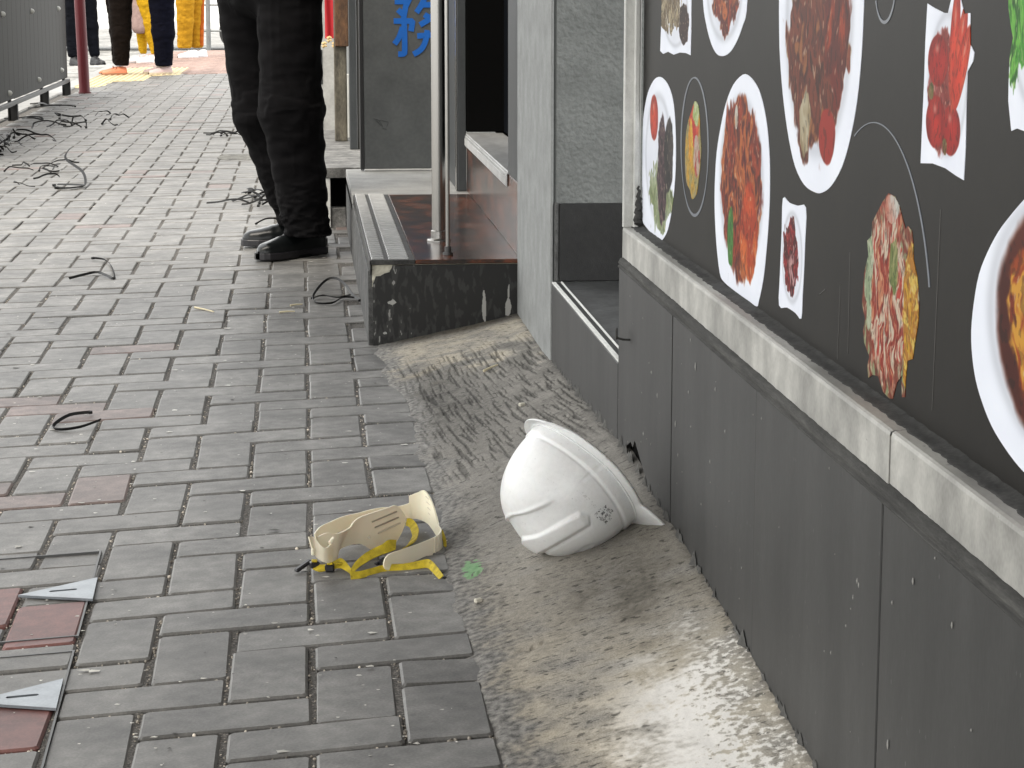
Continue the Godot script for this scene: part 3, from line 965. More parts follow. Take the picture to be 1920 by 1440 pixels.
# what each print shows: label, ground colour, then blobs [cx, cy, rx, ry, ragged, streak u, streak v, colours...], colours sRGB
func dish_look(d: String) -> Array:
	var meat := [Color(0.30, 0.13, 0.08), Color(0.47, 0.23, 0.15), Color(0.36, 0.17, 0.12), Color(0.62, 0.40, 0.25)]
	var red := [Color(0.44, 0.14, 0.08), Color(0.62, 0.25, 0.12), Color(0.36, 0.13, 0.09), Color(0.75, 0.42, 0.22)]
	var wh := Color(0.91, 0.925, 0.965)
	match d:
		"tray_print": return ["printed white tray of bean sprouts, cut by the top of the photograph", wh, [0.3, 0.42, 0.42, 0.33, 0.5, 9, 1.5, Color(0.75, 0.70, 0.58), Color(0.45, 0.38, 0.28), Color(0.85, 0.82, 0.75)], [0.78, 0.62, 0.16, 0.24, 0.2, 2, 2, Color(0.18, 0.11, 0.10), Color(0.25, 0.16, 0.14)]]
		"small_oval_print": return ["printed oval plate of red brown stew at the top left", wh, [0.52, 0.40, 0.34, 0.46, 0.25, 6, 2, red[0], red[1], red[2], red[3]]]
		"beef_plate_print": return ["printed large white plate of shredded brown beef", wh, [0.5, 0.3, 0.40, 0.44, 0.5, 7, 3, Color(0.86, 0.80, 0.70), Color(0.55, 0.28, 0.2), Color(0.70, 0.62, 0.5)], [0.45, 0.55, 0.33, 0.36, 0.35, 8, 4, meat[0], meat[1], meat[2], meat[3]], [0.72, 0.45, 0.15, 0.3, 0.3, 6, 2, red[0], red[2], red[1]], [0.64, 0.83, 0.10, 0.08, 0.1, 2, 2, Color(0.62, 0.18, 0.13), Color(0.66, 0.22, 0.16)], [0.38, 0.82, 0.06, 0.09, 0.6, 9, 3, Color(0.80, 0.76, 0.66), Color(0.62, 0.55, 0.42)]]
		"salad_plate_print": return ["printed white plate with a tomato slice and dark strips, next to the board's left frame", wh, [0.60, 0.72, 0.34, 0.22, 0.5, 5, 3, Color(0.70, 0.74, 0.62), Color(0.55, 0.60, 0.42)], [0.62, 0.56, 0.15, 0.34, 0.25, 9, 8, Color(0.18, 0.12, 0.14), Color(0.34, 0.25, 0.27), Color(0.14, 0.10, 0.11)], [0.80, 0.46, 0.14, 0.24, 0.2, 6, 3, Color(0.13, 0.12, 0.12), Color(0.26, 0.23, 0.22)], [0.36, 0.26, 0.13, 0.15, 0.05, 2, 2, Color(0.78, 0.24, 0.17), Color(0.85, 0.32, 0.22)]]
		"pork_plate_print": return ["printed oval plate of red braised pork with a green sprig", wh, [0.5, 0.5, 0.38, 0.43, 0.2, 7, 1.6, red[0], red[1], red[2], red[3], Color(0.40, 0.12, 0.08)], [0.66, 0.70, 0.16, 0.22, 0.2, 4, 2, Color(0.80, 0.33, 0.14), Color(0.68, 0.25, 0.10), Color(0.86, 0.45, 0.22)], [0.33, 0.74, 0.055, 0.15, 0.4, 5, 3, Color(0.25, 0.48, 0.20), Color(0.36, 0.55, 0.26)], [0.40, 0.2, 0.03, 0.06, 0.1, 3, 3, Color(0.9, 0.88, 0.85), Color(0.8, 0.7, 0.6)]]
		"sauce_dish_print": return ["printed small white dish of dark red slices", wh, [0.44, 0.5, 0.30, 0.34, 0.35, 4, 3, Color(0.42, 0.10, 0.11), Color(0.60, 0.16, 0.17), Color(0.30, 0.07, 0.08), Color(0.80, 0.62, 0.62)]]
		"tomato_tray_print": return ["printed white tray of whole tomatoes and bright carrots", wh, [0.40, 0.55, 0.30, 0.36, 0.15, 2, 2, Color(0.52, 0.20, 0.17), Color(0.68, 0.38, 0.36)], [0.30, 0.38, 0.22, 0.15, 0.03, 2, 2, Color(0.64, 0.12, 0.09), Color(0.78, 0.20, 0.15)], [0.29, 0.72, 0.21, 0.155, 0.03, 2, 2, Color(0.62, 0.10, 0.08), Color(0.76, 0.18, 0.13)], [0.60, 0.75, 0.20, 0.145, 0.03, 2, 2, Color(0.66, 0.12, 0.09), Color(0.80, 0.20, 0.15)],
			[0.62, 0.28, 0.10, 0.33, 6.02, 5, 1.2, Color(0.82, 0.22, 0.14), Color(0.90, 0.33, 0.22)], [0.74, 0.30, 0.09, 0.27, 20.02, 5, 1.2, Color(0.84, 0.24, 0.15), Color(0.92, 0.36, 0.24)], [0.76, 0.42, 0.10, 0.30, 34.02, 5, 1.2, Color(0.87, 0.27, 0.17), Color(0.94, 0.39, 0.26)], [0.18, 0.56, 0.06, 0.05, 0.5, 6, 6, Color(0.42, 0.40, 0.22), Color(0.55, 0.45, 0.3)], [0.50, 0.85, 0.05, 0.05, 0.5, 6, 6, Color(0.42, 0.40, 0.22), Color(0.5, 0.35, 0.2)]]
		"noodle_print": return ["printed heap of shredded salad with red sauce and yellow pieces", Color(0.52, 0.50, 0.36), [0.5, 0.5, 0.6, 0.6, 0.3, 9, 3, Color(0.60, 0.62, 0.48), Color(0.50, 0.24, 0.17), Color(0.76, 0.74, 0.64)], [0.46, 0.5, 0.36, 0.46, 0.3, 11, 2.2, Color(0.72, 0.28, 0.22), Color(0.86, 0.80, 0.72), Color(0.58, 0.20, 0.14), Color(0.80, 0.55, 0.42)], [0.86, 0.52, 0.13, 0.34, 0.4, 5, 9, Color(0.84, 0.66, 0.22), Color(0.72, 0.50, 0.18), Color(0.90, 0.78, 0.42)], [0.56, 0.34, 0.08, 0.14, 0.5, 8, 3, Color(0.45, 0.50, 0.28), Color(0.62, 0.62, 0.42)], [0.12, 0.45, 0.07, 0.3, 0.6, 8, 4, Color(0.62, 0.68, 0.55), Color(0.78, 0.80, 0.70)], [0.5, 0.07, 0.14, 0.07, 0.3, 3, 3, Color(0.86, 0.85, 0.82), Color(0.78, 0.5, 0.42)]]
		"curry_plate_print": return ["printed big white plate of golden noodles in brown sauce at the right edge", wh, [0.56, 0.5, 0.42, 0.42, 0.03, 2, 1, Color(0.33, 0.11, 0.06), Color(0.42, 0.16, 0.08)], [0.58, 0.5, 0.36, 0.38, 0.2, 7, 2.5, Color(0.78, 0.48, 0.16), Color(0.62, 0.28, 0.10), Color(0.88, 0.66, 0.28), Color(0.50, 0.20, 0.08)]]
		"greens_tray_print": return ["printed tray of bright green leaves in the top right corner", wh, [0.30, 0.42, 0.34, 0.40, 0.4, 4, 3, Color(0.30, 0.62, 0.20), Color(0.48, 0.76, 0.32), Color(0.18, 0.42, 0.12), Color(0.70, 0.86, 0.55)]]
	return ["printed mixed salad in a clear glass bowl", Color(0.55, 0.50, 0.36), [0.5, 0.5, 0.55, 0.52, 0.3, 3, 2, Color(0.85, 0.66, 0.22), Color(0.66, 0.62, 0.42)], [0.56, 0.24, 0.3, 0.22, 0.3, 4, 2, Color(0.75, 0.18, 0.13), Color(0.85, 0.3, 0.2)], [0.68, 0.12, 0.2, 0.12, 0.4, 4, 3, Color(0.70, 0.78, 0.50), Color(0.85, 0.88, 0.7)], [0.74, 0.55, 0.2, 0.22, 0.3, 5, 2, Color(0.70, 0.25, 0.2), Color(0.80, 0.72, 0.66)], [0.36, 0.42, 0.16, 0.22, 0.3, 3, 2, Color(0.88, 0.62, 0.16), Color(0.92, 0.74, 0.3)]]

func dish_texture(look: Array, w: int, h: int, seed_: int) -> ImageTexture:
	var na := noise(seed_, 1.0, 3)
	var nb := noise(seed_ + 50, 1.0, 2)
	var by := PackedByteArray()
	by.resize(w * h * 3)
	for r in h:
		var v := (r + 0.5) / h
		for c in w:
			var u := (c + 0.5) / w
			var col: Color = look[1]
			var sh := 0.03 * na.get_noise_2d(u * 2.0, v * 2.0)
			col = Color(col.r + sh, col.g + sh, col.b + sh * 0.8)
			var rl := Vector2((u - 0.5) / 0.5, (v - 0.5) / 0.5).length()
			col = col.darkened(0.13 * exp(-pow((rl - 0.76) / 0.06, 2)) + 0.06 * smoothstep(0.76, 0.6, rl))
			for k in range(2, look.size()):
				var b: Array = look[k]
				var rag: float = fmod(b[4], 1.0)
				var q := Vector2(u - b[0], v - b[1]).rotated(-deg_to_rad(floorf(b[4]))) / Vector2(b[2], b[3])
				var lim_: float = 1.0 + rag * (0.9 * na.get_noise_2d(u * 5.0 + k * 9.0, v * 4.0) + 0.35 * na.get_noise_2d(u * 14.0 + k * 9.0, v * 9.0))
				var l := q.length()
				if l < lim_:
					var warp := 0.25 * na.get_noise_2d(u * 3.0 + 5.0, v * 3.0 + k)
					var s := 0.5 + 0.80 * nb.get_noise_2d((u + warp * 0.4) * b[5] * 0.95 + k * 7.0, (v + warp * 0.3) * b[6] * 1.2) + 0.20 * nb.get_noise_2d((u + warp * 0.2) * b[5] * 4.5, v * b[6] * 2.6 + 30.0)
					var n := b.size() - 7
					var f := clampf(s, 0.0, 0.999) * (n - 1)
					var cc: Color = b[7 + int(f)].lerp(b[8 + int(f)], smoothstep(0.2, 0.8, f - int(f)))
					var gl := nb.get_noise_2d((u + warp * 0.2) * 26.0 + k, v * 12.0)
					if gl > 0.45 and rag > 0.1: cc = cc.lerp(Color(0.92, 0.85, 0.75), smoothstep(0.45, 0.62, gl) * 0.55)
					if gl < -0.3: cc = cc.darkened(0.25)
					if rag <= 0.05:   # round fruit printed with a light spot
						cc = cc.lerp(Color(0.96, 0.85, 0.8), 0.55 * exp(-(q - Vector2(-0.1, -0.45)).length_squared() * 30.0)).darkened(0.22 * l * l)
					var grey := cc.get_luminance()
					cc = Color(lerpf(grey, cc.r, 1.15) * 0.84, lerpf(grey, cc.g, 1.15) * 0.84, lerpf(grey, cc.b, 1.15) * 0.84)
					col = col.lerp(cc, smoothstep(lim_, lim_ - 0.10, l))
			var o := (r * w + c) * 3
			by[o] = int(clampf(col.r, 0, 1) * 255)
			by[o + 1] = int(clampf(col.g, 0, 1) * 255)
			by[o + 2] = int(clampf(col.b, 0, 1) * 255)
	return ImageTexture.create_from_image(Image.create_from_data(w, h, false, Image.FORMAT_RGB8, by))

func menu_board() -> void:
	var t := thing("menu_board", "dark brown menu board printed with plates of food, white metal frame at its far end", "menu board", Vector3(0.585, 0.5, -2.8))
	var o := -t.position
	put("board", lim(0.585, 0.605, 0.50, 1.40, 0.4, 3.862), M.board, t).position = o
	var tr := begin()
	box(tr, o + Vector3(0.568, 0.955, -3.8735), Vector3(0.030, 0.90, 0.011), 0.002)
	box(tr, o + Vector3(0.5745, 0.955, -3.8625), Vector3(0.010, 0.90, 0.012), 0.002)
	put("frame", done(tr), M.white_trim, t)
	var bl := begin()
	var lump := PackedVector3Array()
	for k in 16: lump.append(o + Vector3(0.578 + 0.002 * sin(k * 2.1), 0.512 + 0.0045 * k, -3.854 + 0.002 * cos(k * 1.7)))
	tube(bl, lump, 0.009, 7, 0.002)
	put("dried_sealant", done(bl), M.grime, t)
	var kinds := DISHES.keys()
	for n in kinds.size():
		var d: String = kinds[n]
		var flat: Array = DISHES[d]
		var poly := PackedVector2Array()
		for k in range(0, flat.size(), 2): poly.append(Vector2(-flat[k], flat[k + 1]))
		if poly.size() < 24 and not d.contains("tray"):
			var p3 := PackedVector3Array()
			for q in poly: p3.append(Vector3(q.x, q.y, 0))
			poly = PackedVector2Array()
			for q in smooth_pts(p3, 3, true): poly.append(Vector2(q.x, q.y))
		var look := dish_look(d)
		var m := mat(Color(0.98, 0.98, 0.98), 0.5, 0.0, 0.25)
		m.albedo_texture = dish_texture(look, 256, 320, 300 + n)
		var s := begin()
		plate(s, poly, 0.0007, Transform3D(Basis(Vector3(0, 0, 1), Vector3(0, 1, 0), Vector3(-1, 0, 0)), o + Vector3(0.5851, 0, 0)))
		put(d, done(s), m, t, look[0])
	# faint scratches in the print
	for sc in [[2.40, 0.60, 0.47, 0.004], [2.36, 0.64, 0.53, -0.003], [2.02, 0.72, 0.53, 0.006], [2.62, 0.74, 0.70, 0.012], [3.05, 0.53, 0.512, 0.003], [2.47, 0.585, 0.575, 0.03]]:
		var s := begin()
		tube(s, PackedVector3Array([o + Vector3(0.5849, sc[1], -sc[0]), o + Vector3(0.5849, maxf(sc[2], 0.515), -sc[0] - sc[3])]), 0.0006, 5)
		put("scratch", done(s), mat(lin(0.075, 0.072, 0.068), 0.6), t)
	# thin printed outlines of glass bowls
	var gm := mat(lin(0.13, 0.145, 0.17), 0.45)
	for ring in [[3.341, 0.684, 0.118, 0.103, 0.0, TAU, 0.0016], [2.26, 0.57, 0.225, 0.215, 0.35, 2.0, 0.0008], [2.243, 0.925, 0.04, 0.038, 3.6, 5.9, 0.0012]]:
		var s := begin()
		var ea := PackedVector3Array()
		var eb := PackedVector3Array()
		for k in 49:
			var a := lerpf(ring[4], ring[5], k / 48.0)
			var w: float = ring[6] * (0.6 + 0.8 * absf(sin(a * 1.5 + 0.6)))
			for e in [[ea, -w], [eb, w]]:
				e[0].append(o + Vector3(0.5847, ring[1] + (ring[3] + e[1]) * sin(a), -(ring[0] - (ring[2] + e[1] * 2.5) * cos(a))))
		ribbon(s, ea, eb, 0.0006)
		put("glass_bowl_print", done(s), gm, t)

# ------------------------------------------------------------------ pier and entrance
func plaster_pier() -> void:
	var t := thing("plaster_pier", "grey pier with coarse plaster facing the camera and a dark skirting tile", "pier", Vector3(0.75, 0.09, -5.32))
	var o := -t.position
	var s := begin()
	box(s, o + Vector3(0.80, 2.0, -5.329), Vector3(0.50, 4.0, 0.780), 0.006)
	put("coarse_plaster", done(s), M.plaster, t)
	put("pale_render", lim(WX - 0.002, WX + 0.0042, 0.0, 4.0, 4.934, 5.718), M.render, t).position = o
	put("skirting_tile", lim(0.562, 0.95, 0.2715, 0.4455, 4.926, 4.9395), M.slate, t).position = o
	put("tile_edge", lim(0.551, 0.5605, 0.2715, 0.4475, 4.9285, 4.9395), M.kerb, t).position = o

func entrance() -> void:
	var t := thing("entrance_step", "raised entrance step with dark marble top, ribbed metal nosing and peeling black front", "step", Vector3(0.36, 0.0, -6.6))
	var o := -t.position
	put("step_body", lim(0.175, 0.56, -0.06, 0.2165, 5.732, 7.53), mat(lin(0.50, 0.47, 0.38), 0.9), t).position = o
	# front face: black paint over cream render, peeled
	var m := mat(Color.WHITE, 0.55)
	var W := 384
	var H := 256
	var by := PackedByteArray()
	by.resize(W * H * 3)
	var n1 := noise(401, 0.045, 3)
	var n2 := noise(402, 0.012, 2)
	for r in H:
		for c in W:
			var k := n1.get_noise_2d(c, r * 0.38)
			var g := n2.get_noise_2d(c, r)
			var v := 0.006
			v = lerpf(v, 0.026, smoothstep(0.02, 0.30, k + 0.4 * g + 0.10 - 0.35 * float(c) / W))
			var sc := smoothstep(0.47, 0.53, k + 0.2 * g - 0.5 * float(c) / W)
			v = lerpf(v, 0.3, sc * 0.8)
			for sp in [[288, 105, 5, 34], [290, 160, 2.2, 60], [350, 108, 7, 26], [352, 70, 3, 20], [50, 92, 14, 5], [30, 170, 5, 3]]:
				var q := Vector2((c - sp[0]) / float(sp[2]), (r - sp[1]) / float(sp[3]))
				if q.length() < 1.0 + 0.6 * k: v = 0.36
			var col := Color(v, v * 0.985, v * 0.93).linear_to_srgb()
			var b := (r * W + c) * 3
			by[b] = int(col.r * 255); by[b + 1] = int(col.g * 255); by[b + 2] = int(col.b * 255)
	m.albedo_texture = ImageTexture.create_from_image(Image.create_from_data(W, H, false, Image.FORMAT_RGB8, by))
	var fs := begin()
	plate(fs, PackedVector2Array([Vector2(0.170, -0.05), Vector2(0.552, -0.05), Vector2(0.552, 0.213), Vector2(0.222, 0.213), Vector2(0.214, 0.196), Vector2(0.200, 0.192), Vector2(0.190, 0.186), Vector2(0.178, 0.185), Vector2(0.174, 0.172), Vector2(0.170, 0.165)]), 0.010, Transform3D(Basis.IDENTITY, o + Vector3(0, 0, -5.731)))
	put("peeling_front", done(fs), m, t)
	var mw := begin()
	n1.frequency = 1.0
	grid(mw, func(u: float, v: float) -> Vector3:
		var x := lerpf(0.169, 0.228, u)
		var y := lerpf(0.158, 0.2155, v)
		return o + Vector3(x, y, -5.7225 + 0.006 * n1.get_noise_2d(x * 120, y * 120) - 0.004), 16, 16, true)
	put("chipped_corner", done(mw), mat(lin(0.62, 0.59, 0.49), 0.9), t)
	# marble
	var mt := layered(512, 0.55, [[0.008, 4, 0.9], [0.04, 3, 0.4]], [], 77)
	var gr := Image.create(512, 512, false, Image.FORMAT_RGB8)
	var md: PackedByteArray = mt[1].get_data()
	var gb := PackedByteArray()
	gb.resize(512 * 512 * 3)
	var ramp := [Color(0.06, 0.055, 0.05), Color(0.13, 0.11, 0.10), Color(0.19, 0.13, 0.105), Color(0.33, 0.18, 0.12), Color(0.27, 0.24, 0.22)]
	for i in 512 * 512:
		var f := clampf(md[i] / 255.0, 0.0, 0.999) * 4.0
		var c: Color = ramp[int(f)].lerp(ramp[int(f) + 1], f - int(f))
		gb[i * 3] = int(c.r * 255) ; gb[i * 3 + 1] = int(c.g * 255); gb[i * 3 + 2] = int(c.b * 255)
	gr = Image.create_from_data(512, 512, false, Image.FORMAT_RGB8, gb)
	M.marble = textured(Color(1.25, 1.25, 1.25), [ImageTexture.create_from_image(gr), mt[1]], Vector3(0.5, 0.5, 0.8), 0.22)
	put("marble_tread", lim(0.2795, 0.553, 0.217, 0.228, 5.712, 7.53), M.marble, t).position = o
	var ns := begin()
	box(ns, o + Vector3(0.2205, 0.2225, -6.62), Vector3(0.117, 0.012, 1.82), 0.001)
	box(ns, o + Vector3(0.1645, 0.208, -6.62), Vector3(0.004, 0.036, 1.82), 0.001)
	put("nosing_plate", done(ns), M.dark_alu, t)
	var rb := begin()
	for k in 38:
		var z := 5.735 + k * 0.048
		box(rb, o + Vector3(0.184, 0.2300, -z), Vector3(0.034, 0.006, 0.019), 0.002)
		box(rb, o + Vector3(0.2375, 0.2300, -z), Vector3(0.052, 0.006, 0.019), 0.002)
	tag(put("nosing_ribs", done(rb), M.alu, t), "", "", "", "stuff")
	for z in [[5.735, 7.75], [7.754, 8.60]]:
		put("kerb_stone", lim(0.158, 0.1745, -0.06, 0.199, z[0], z[1]), M.kerb, t).position = o
	put("landing_slab", lim(0.158, 0.60, 0.17, 0.2275, 7.534, 8.60), M.landing, t).position = o
	# doorway
	var d := thing("doorway", "dark shop doorway above a marble riser with a ribbed aluminium sill", "doorway", Vector3(0.6, 0.228, -6.7))
	o = -d.position
	put("riser", lim(0.5505, 0.565, 0.2285, 0.4165, 5.715, 7.62), M.marble, d).position = o
	put("sill", lim(0.547, 0.675, 0.417, 0.4265, 6.052, 7.615), M.alu, d).position = o
	var rs := begin()
	box(rs, o + Vector3(0.5465, 0.401, -6.833), Vector3(0.004, 0.036, 1.56), 0.001)
	for k in 96: box(rs, o + Vector3(0.5435, 0.3985, -6.06 - k * 0.0162), Vector3(0.003, 0.024, 0.0065), 0.0012)
	put("sill_nosing", done(rs), M.alu, d)
	put("door_jamb", lim(0.5495, 0.70, 0.4175, 3.0, 5.722, 6.050), M.frame, d).position = o
	put("door_jamb", lim(0.5205, 0.5495, 0.2285, 3.0, 7.625, 8.26), M.frame, d).position = o
	put("edge_strip", lim(0.5165, 0.5195, 0.2285, 3.0, 7.64, 7.70), M.steel, d).position = o
	put("lintel", lim(0.55, 0.75, 2.4, 3.2, 6.055, 7.62), M.frame, d).position = o
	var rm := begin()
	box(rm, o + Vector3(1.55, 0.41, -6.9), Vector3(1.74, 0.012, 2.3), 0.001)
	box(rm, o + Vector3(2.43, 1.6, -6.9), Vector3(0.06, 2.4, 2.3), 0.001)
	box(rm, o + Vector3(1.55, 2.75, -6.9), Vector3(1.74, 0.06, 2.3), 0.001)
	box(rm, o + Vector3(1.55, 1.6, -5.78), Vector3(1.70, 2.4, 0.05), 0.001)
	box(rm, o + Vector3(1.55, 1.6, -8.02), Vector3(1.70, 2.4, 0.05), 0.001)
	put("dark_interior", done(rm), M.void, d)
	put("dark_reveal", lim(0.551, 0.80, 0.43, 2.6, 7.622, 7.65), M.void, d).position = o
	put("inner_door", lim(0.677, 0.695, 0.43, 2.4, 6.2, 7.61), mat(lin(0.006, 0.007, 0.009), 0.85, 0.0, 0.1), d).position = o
	# handrail post and thin rod on the step
	var hp := thing("handrail_post", "thick polished steel handrail post with a round flange on the step", "handrail post", Vector3(0.366, 0.2285, -6.137))
	var s := begin()
	tube(s, PackedVector3Array([Vector3(0, 0.002, 0), Vector3(0, 1.02, 0)]), 0.0192, 20)
	put("post", done(s), M.steel, hp)
	s = begin()
	grid(s, func(u: float, v: float) -> Vector3:
		var pr := [Vector2(0.0, 0.030), Vector2(0.021, 0.030), Vector2(0.0225, 0.028), Vector2(0.0225, 0.008), Vector2(0.031, 0.006), Vector2(0.033, 0.003), Vector2(0.033, 0.0)]
		var q: Vector2 = pr[int(v * 6 + 0.001)]
		return Vector3(q.x * cos(TAU * u), q.y, q.x * sin(TAU * u)), 24, 6, false, -1)
	put("flange", done(s), M.steel, hp)
	s = begin()
	tube(s, PackedVector3Array([Vector3(0, 1.02, 0.02), Vector3(0, 1.02, -1.2)]), 0.0192, 16)
	put("handrail", done(s), M.steel, hp)
	var rod := thing("steel_rod", "thin bright steel rod standing in front of the thick handrail post", "rod", Vector3(0.370, 0.2285, -5.813))
	s = begin()
	tube(s, PackedVector3Array([Vector3(0, 0.0, 0), Vector3(0, 1.02, 0)]), 0.0056, 12)
	put("rod", done(s), M.steel, rod)
	s = begin()
	tube(s, PackedVector3Array([Vector3(0, 0.0, 0), Vector3(0, 0.006, 0)]), 0.0135, 14)
	tube(s, PackedVector3Array([Vector3(0, 0.006, 0), Vector3(0, 0.022, 0)]), 0.0085, 14)
	put("foot", done(s), M.dark_steel, rod)

func sign_panel() -> void:
	var t := thing("sign_panel", "grey metal sign panel with a large blue Chinese character, black left edge", "sign", Vector3(0.39, 0.24, -8.5))
	var o := -t.position
	put("panel", lim(0.2265, 0.60, 0.2365, 2.2, 8.50, 8.53), M.panel, t).position = o
	put("black_edge", lim(0.212, 0.2262, 0.232, 2.2, 8.498, 8.55), M.black, t).position = o
	put("bottom_rail", lim(0.2265, 0.60, 0.2285, 0.2360, 8.494, 8.535), M.alu, t).position = o
	var s := begin()
	var at := func(a: Array) -> PackedVector3Array:
		var p := PackedVector3Array()
		for k in range(0, a.size(), 2): p.append(Vector3(0.189 + a[k] * 0.000211, 0.866 - a[k + 1] * 0.000214, 0))
		return p
	var count := 0
	# the strokes of the character, brush order
	for st in [[740, -90, 1040, -90, 940, 110, 905, 290], [745, 25, 1000, 25], [800, 165, 905, 260], [725, 362, 1060, 362, 1045, 470, 1030, 540], [905, 290, 915, 560, 915, 880, 890, 930, 800, 935],
			[880, 470, 820, 640, 735, 760], [1290, -60, 1210, 100, 1130, 215], [1230, 82, 1640, 82], [1470, 90, 1400, 290, 1190, 430], [1270, 250, 1400, 330, 1560, 400, 1690, 440],
			[1140, 620, 1690, 620, 1670, 860, 1600, 940, 1380, 930], [1320, 520, 1290, 700, 1210, 850, 1070, 940]]:
		var p: PackedVector3Array = at.call(st)
		if p.size() > 2: p = smooth_pts(p, 4) if st.size() != 8 or st[0] > 800 else p
		var line := PackedVector2Array()
		for q in p: line.append(Vector2(q.x, q.y))
		count += 1
		for g in Geometry2D.offset_polyline(line, 0.0104, Geometry2D.JOIN_ROUND, Geometry2D.END_ROUND):
			if not Geometry2D.is_polygon_clockwise(g): plate(s, g, 0.0014 + 0.00012 * count, Transform3D(Basis.IDENTITY, o + Vector3(0, 0, -8.4995)))
	put("lettering", done(s), M.blue, t, "large blue Chinese character")
	s = begin()
	for sc in [[0.262, 0.425, 0.318, 0.412], [0.318, 0.412, 0.312, 0.396], [0.285, 0.416, 0.296, 0.396], [0.296, 0.388, 0.312, 0.385], [0.27, 0.42, 0.29, 0.4]]:
		tube(s, PackedVector3Array([o + Vector3(sc[0], sc[1], -8.4998), o + Vector3(sc[2], sc[3], -8.4998)]), 0.0011, 5)
	put("scuff", done(s), M.frame, t)

func beyond_step() -> void:
	var t := thing("concrete_block", "low concrete block with a black hollow in its end, beyond the entrance step", "concrete block", Vector3(0.16, 0, -9.4))
	var o := -t.position
	put("slab", lim(0.078, 0.60, 0.192, 0.232, 8.625, 10.9), M.concrete, t).position = o
	put("side_wall", lim(0.080, 0.0985, -0.05, 0.1915, 8.63, 10.9), M.white_trim, t).position = o
	put("foot", lim(0.0990, 0.157, -0.05, 0.075, 8.64, 8.72), M.concrete, t).position = o
	put("hollow", lim(0.0990, 0.60, -0.05, 0.1915, 8.95, 9.0), M.void, t).position = o
	var p := thing("gate_post", "beige gate post with a rusty brown board fixed to its upper part", "post", Vector3(0.17, 0.232, -10.1))
	put("post", boxm(Vector3(-0.003, 0.9, 0), Vector3(0.056, 1.8, 0.05), 0.004), textured(lin(0.22, 0.195, 0.145), T.dirt, Vector3(0.3, 0.8, 0.3), 0.75), p)
	put("board", boxm(Vector3(0.004, 1.07, 0.035), Vector3(0.062, 1.3, 0.018), 0.004), textured(lin(0.24, 0.115, 0.05), T.dirt, Vector3(0.3, 0.8, 0.3), 0.7), p)
	var w := thing("white_door_edge", "narrow white door edge beside the beige gate post", "door edge", Vector3(0.197, 0.232, -10.3))
	put("leaf", boxm(Vector3(0, 0.145, 0), Vector3(0.026, 0.29, 0.03), 0.003), M.white_trim, w)
	var f := thing("door_frame", "weathered dark grey door frame between the beige post and the sign panel", "door frame", Vector3(0.22, 0.232, -9.6))
	put("stile", boxm(Vector3(-0.009, 1.0, 0), Vector3(0.032, 2.0, 0.06), 0.003), M.frame, f)
	put("stile", boxm(Vector3(0.019, 1.0, -0.01), Vector3(0.020, 2.0, 0.05), 0.003), textured(lin(0.10, 0.10, 0.095), T.streak, Vector3(0.2, 0.8, 0.2), 0.6), f)
	put("bright_bead", boxm(Vector3(0.010, 1.62, 0.025), Vector3(0.005, 0.9, 0.006), 0.001), M.steel, f)
	var b := thing("banner", "red hanging banner with small gold flowers at its foot", "banner", Vector3(0.13, 0.62, -10.8))
	var s := begin()
	grid(s, func(u: float, v: float) -> Vector3: return Vector3(lerpf(-0.022, 0.028, u), lerpf(0.05, 1.2, v), 0.008 * sin(u * 7 + v * 6)), 10, 30)
	put("cloth", done(s), mat(lin(0.42, 0.012, 0.02), 0.7), b)
	s = begin()
	for k in 7:
		var a := Vector3(-0.035 + 0.012 * k - 0.012 * (k % 2), 0.01 + 0.013 * ((k * 5) % 4), 0.02)
		tube(s, PackedVector3Array([a, a + Vector3(0.012, 0.008, 0), a + Vector3(0.02, 0.004, 0.003)]), 0.009, 7, 0.004)
	put("flowers", done(s), mat(lin(0.62, 0.45, 0.22), 0.7), b)
	var l := thing("light_box", "pale cabinet with dark vents standing behind the beige gate post", "cabinet", Vector3(0.12, 0.0, -11.4))
	put("casing", boxm(Vector3(0.0, 0.5, 0), Vector3(0.13, 1.0, 0.3), 0.005), textured(lin(0.55, 0.55, 0.53), T.plain, Vector3(0.5, 0.5, 0.5), 0.6), l)
	for y in [0.28, 0.52]: put("vent", boxm(Vector3(-0.04, y, 0.152), Vector3(0.035, 0.17, 0.006), 0.002), M.frame, l)
	var wl := thing("neighbour_wall", "grey wall of the neighbouring shop beyond the doorway", "wall", Vector3(0.8, 0, -14))
	put("wall", boxm(Vector3(0.0, 4.0, -0.6), Vector3(1.0, 8.2, 9.4), 0.01), M.render, wl)
	var up := thing("upper_wall", "plain rendered wall above the doorway and the pier", "wall", Vector3(0.8, 4.01, -6.8))
	put("wall", boxm(Vector3(0.02, 2.5, 0.0), Vector3(0.5, 5.0, 3.7), 0.01), M.render, up)

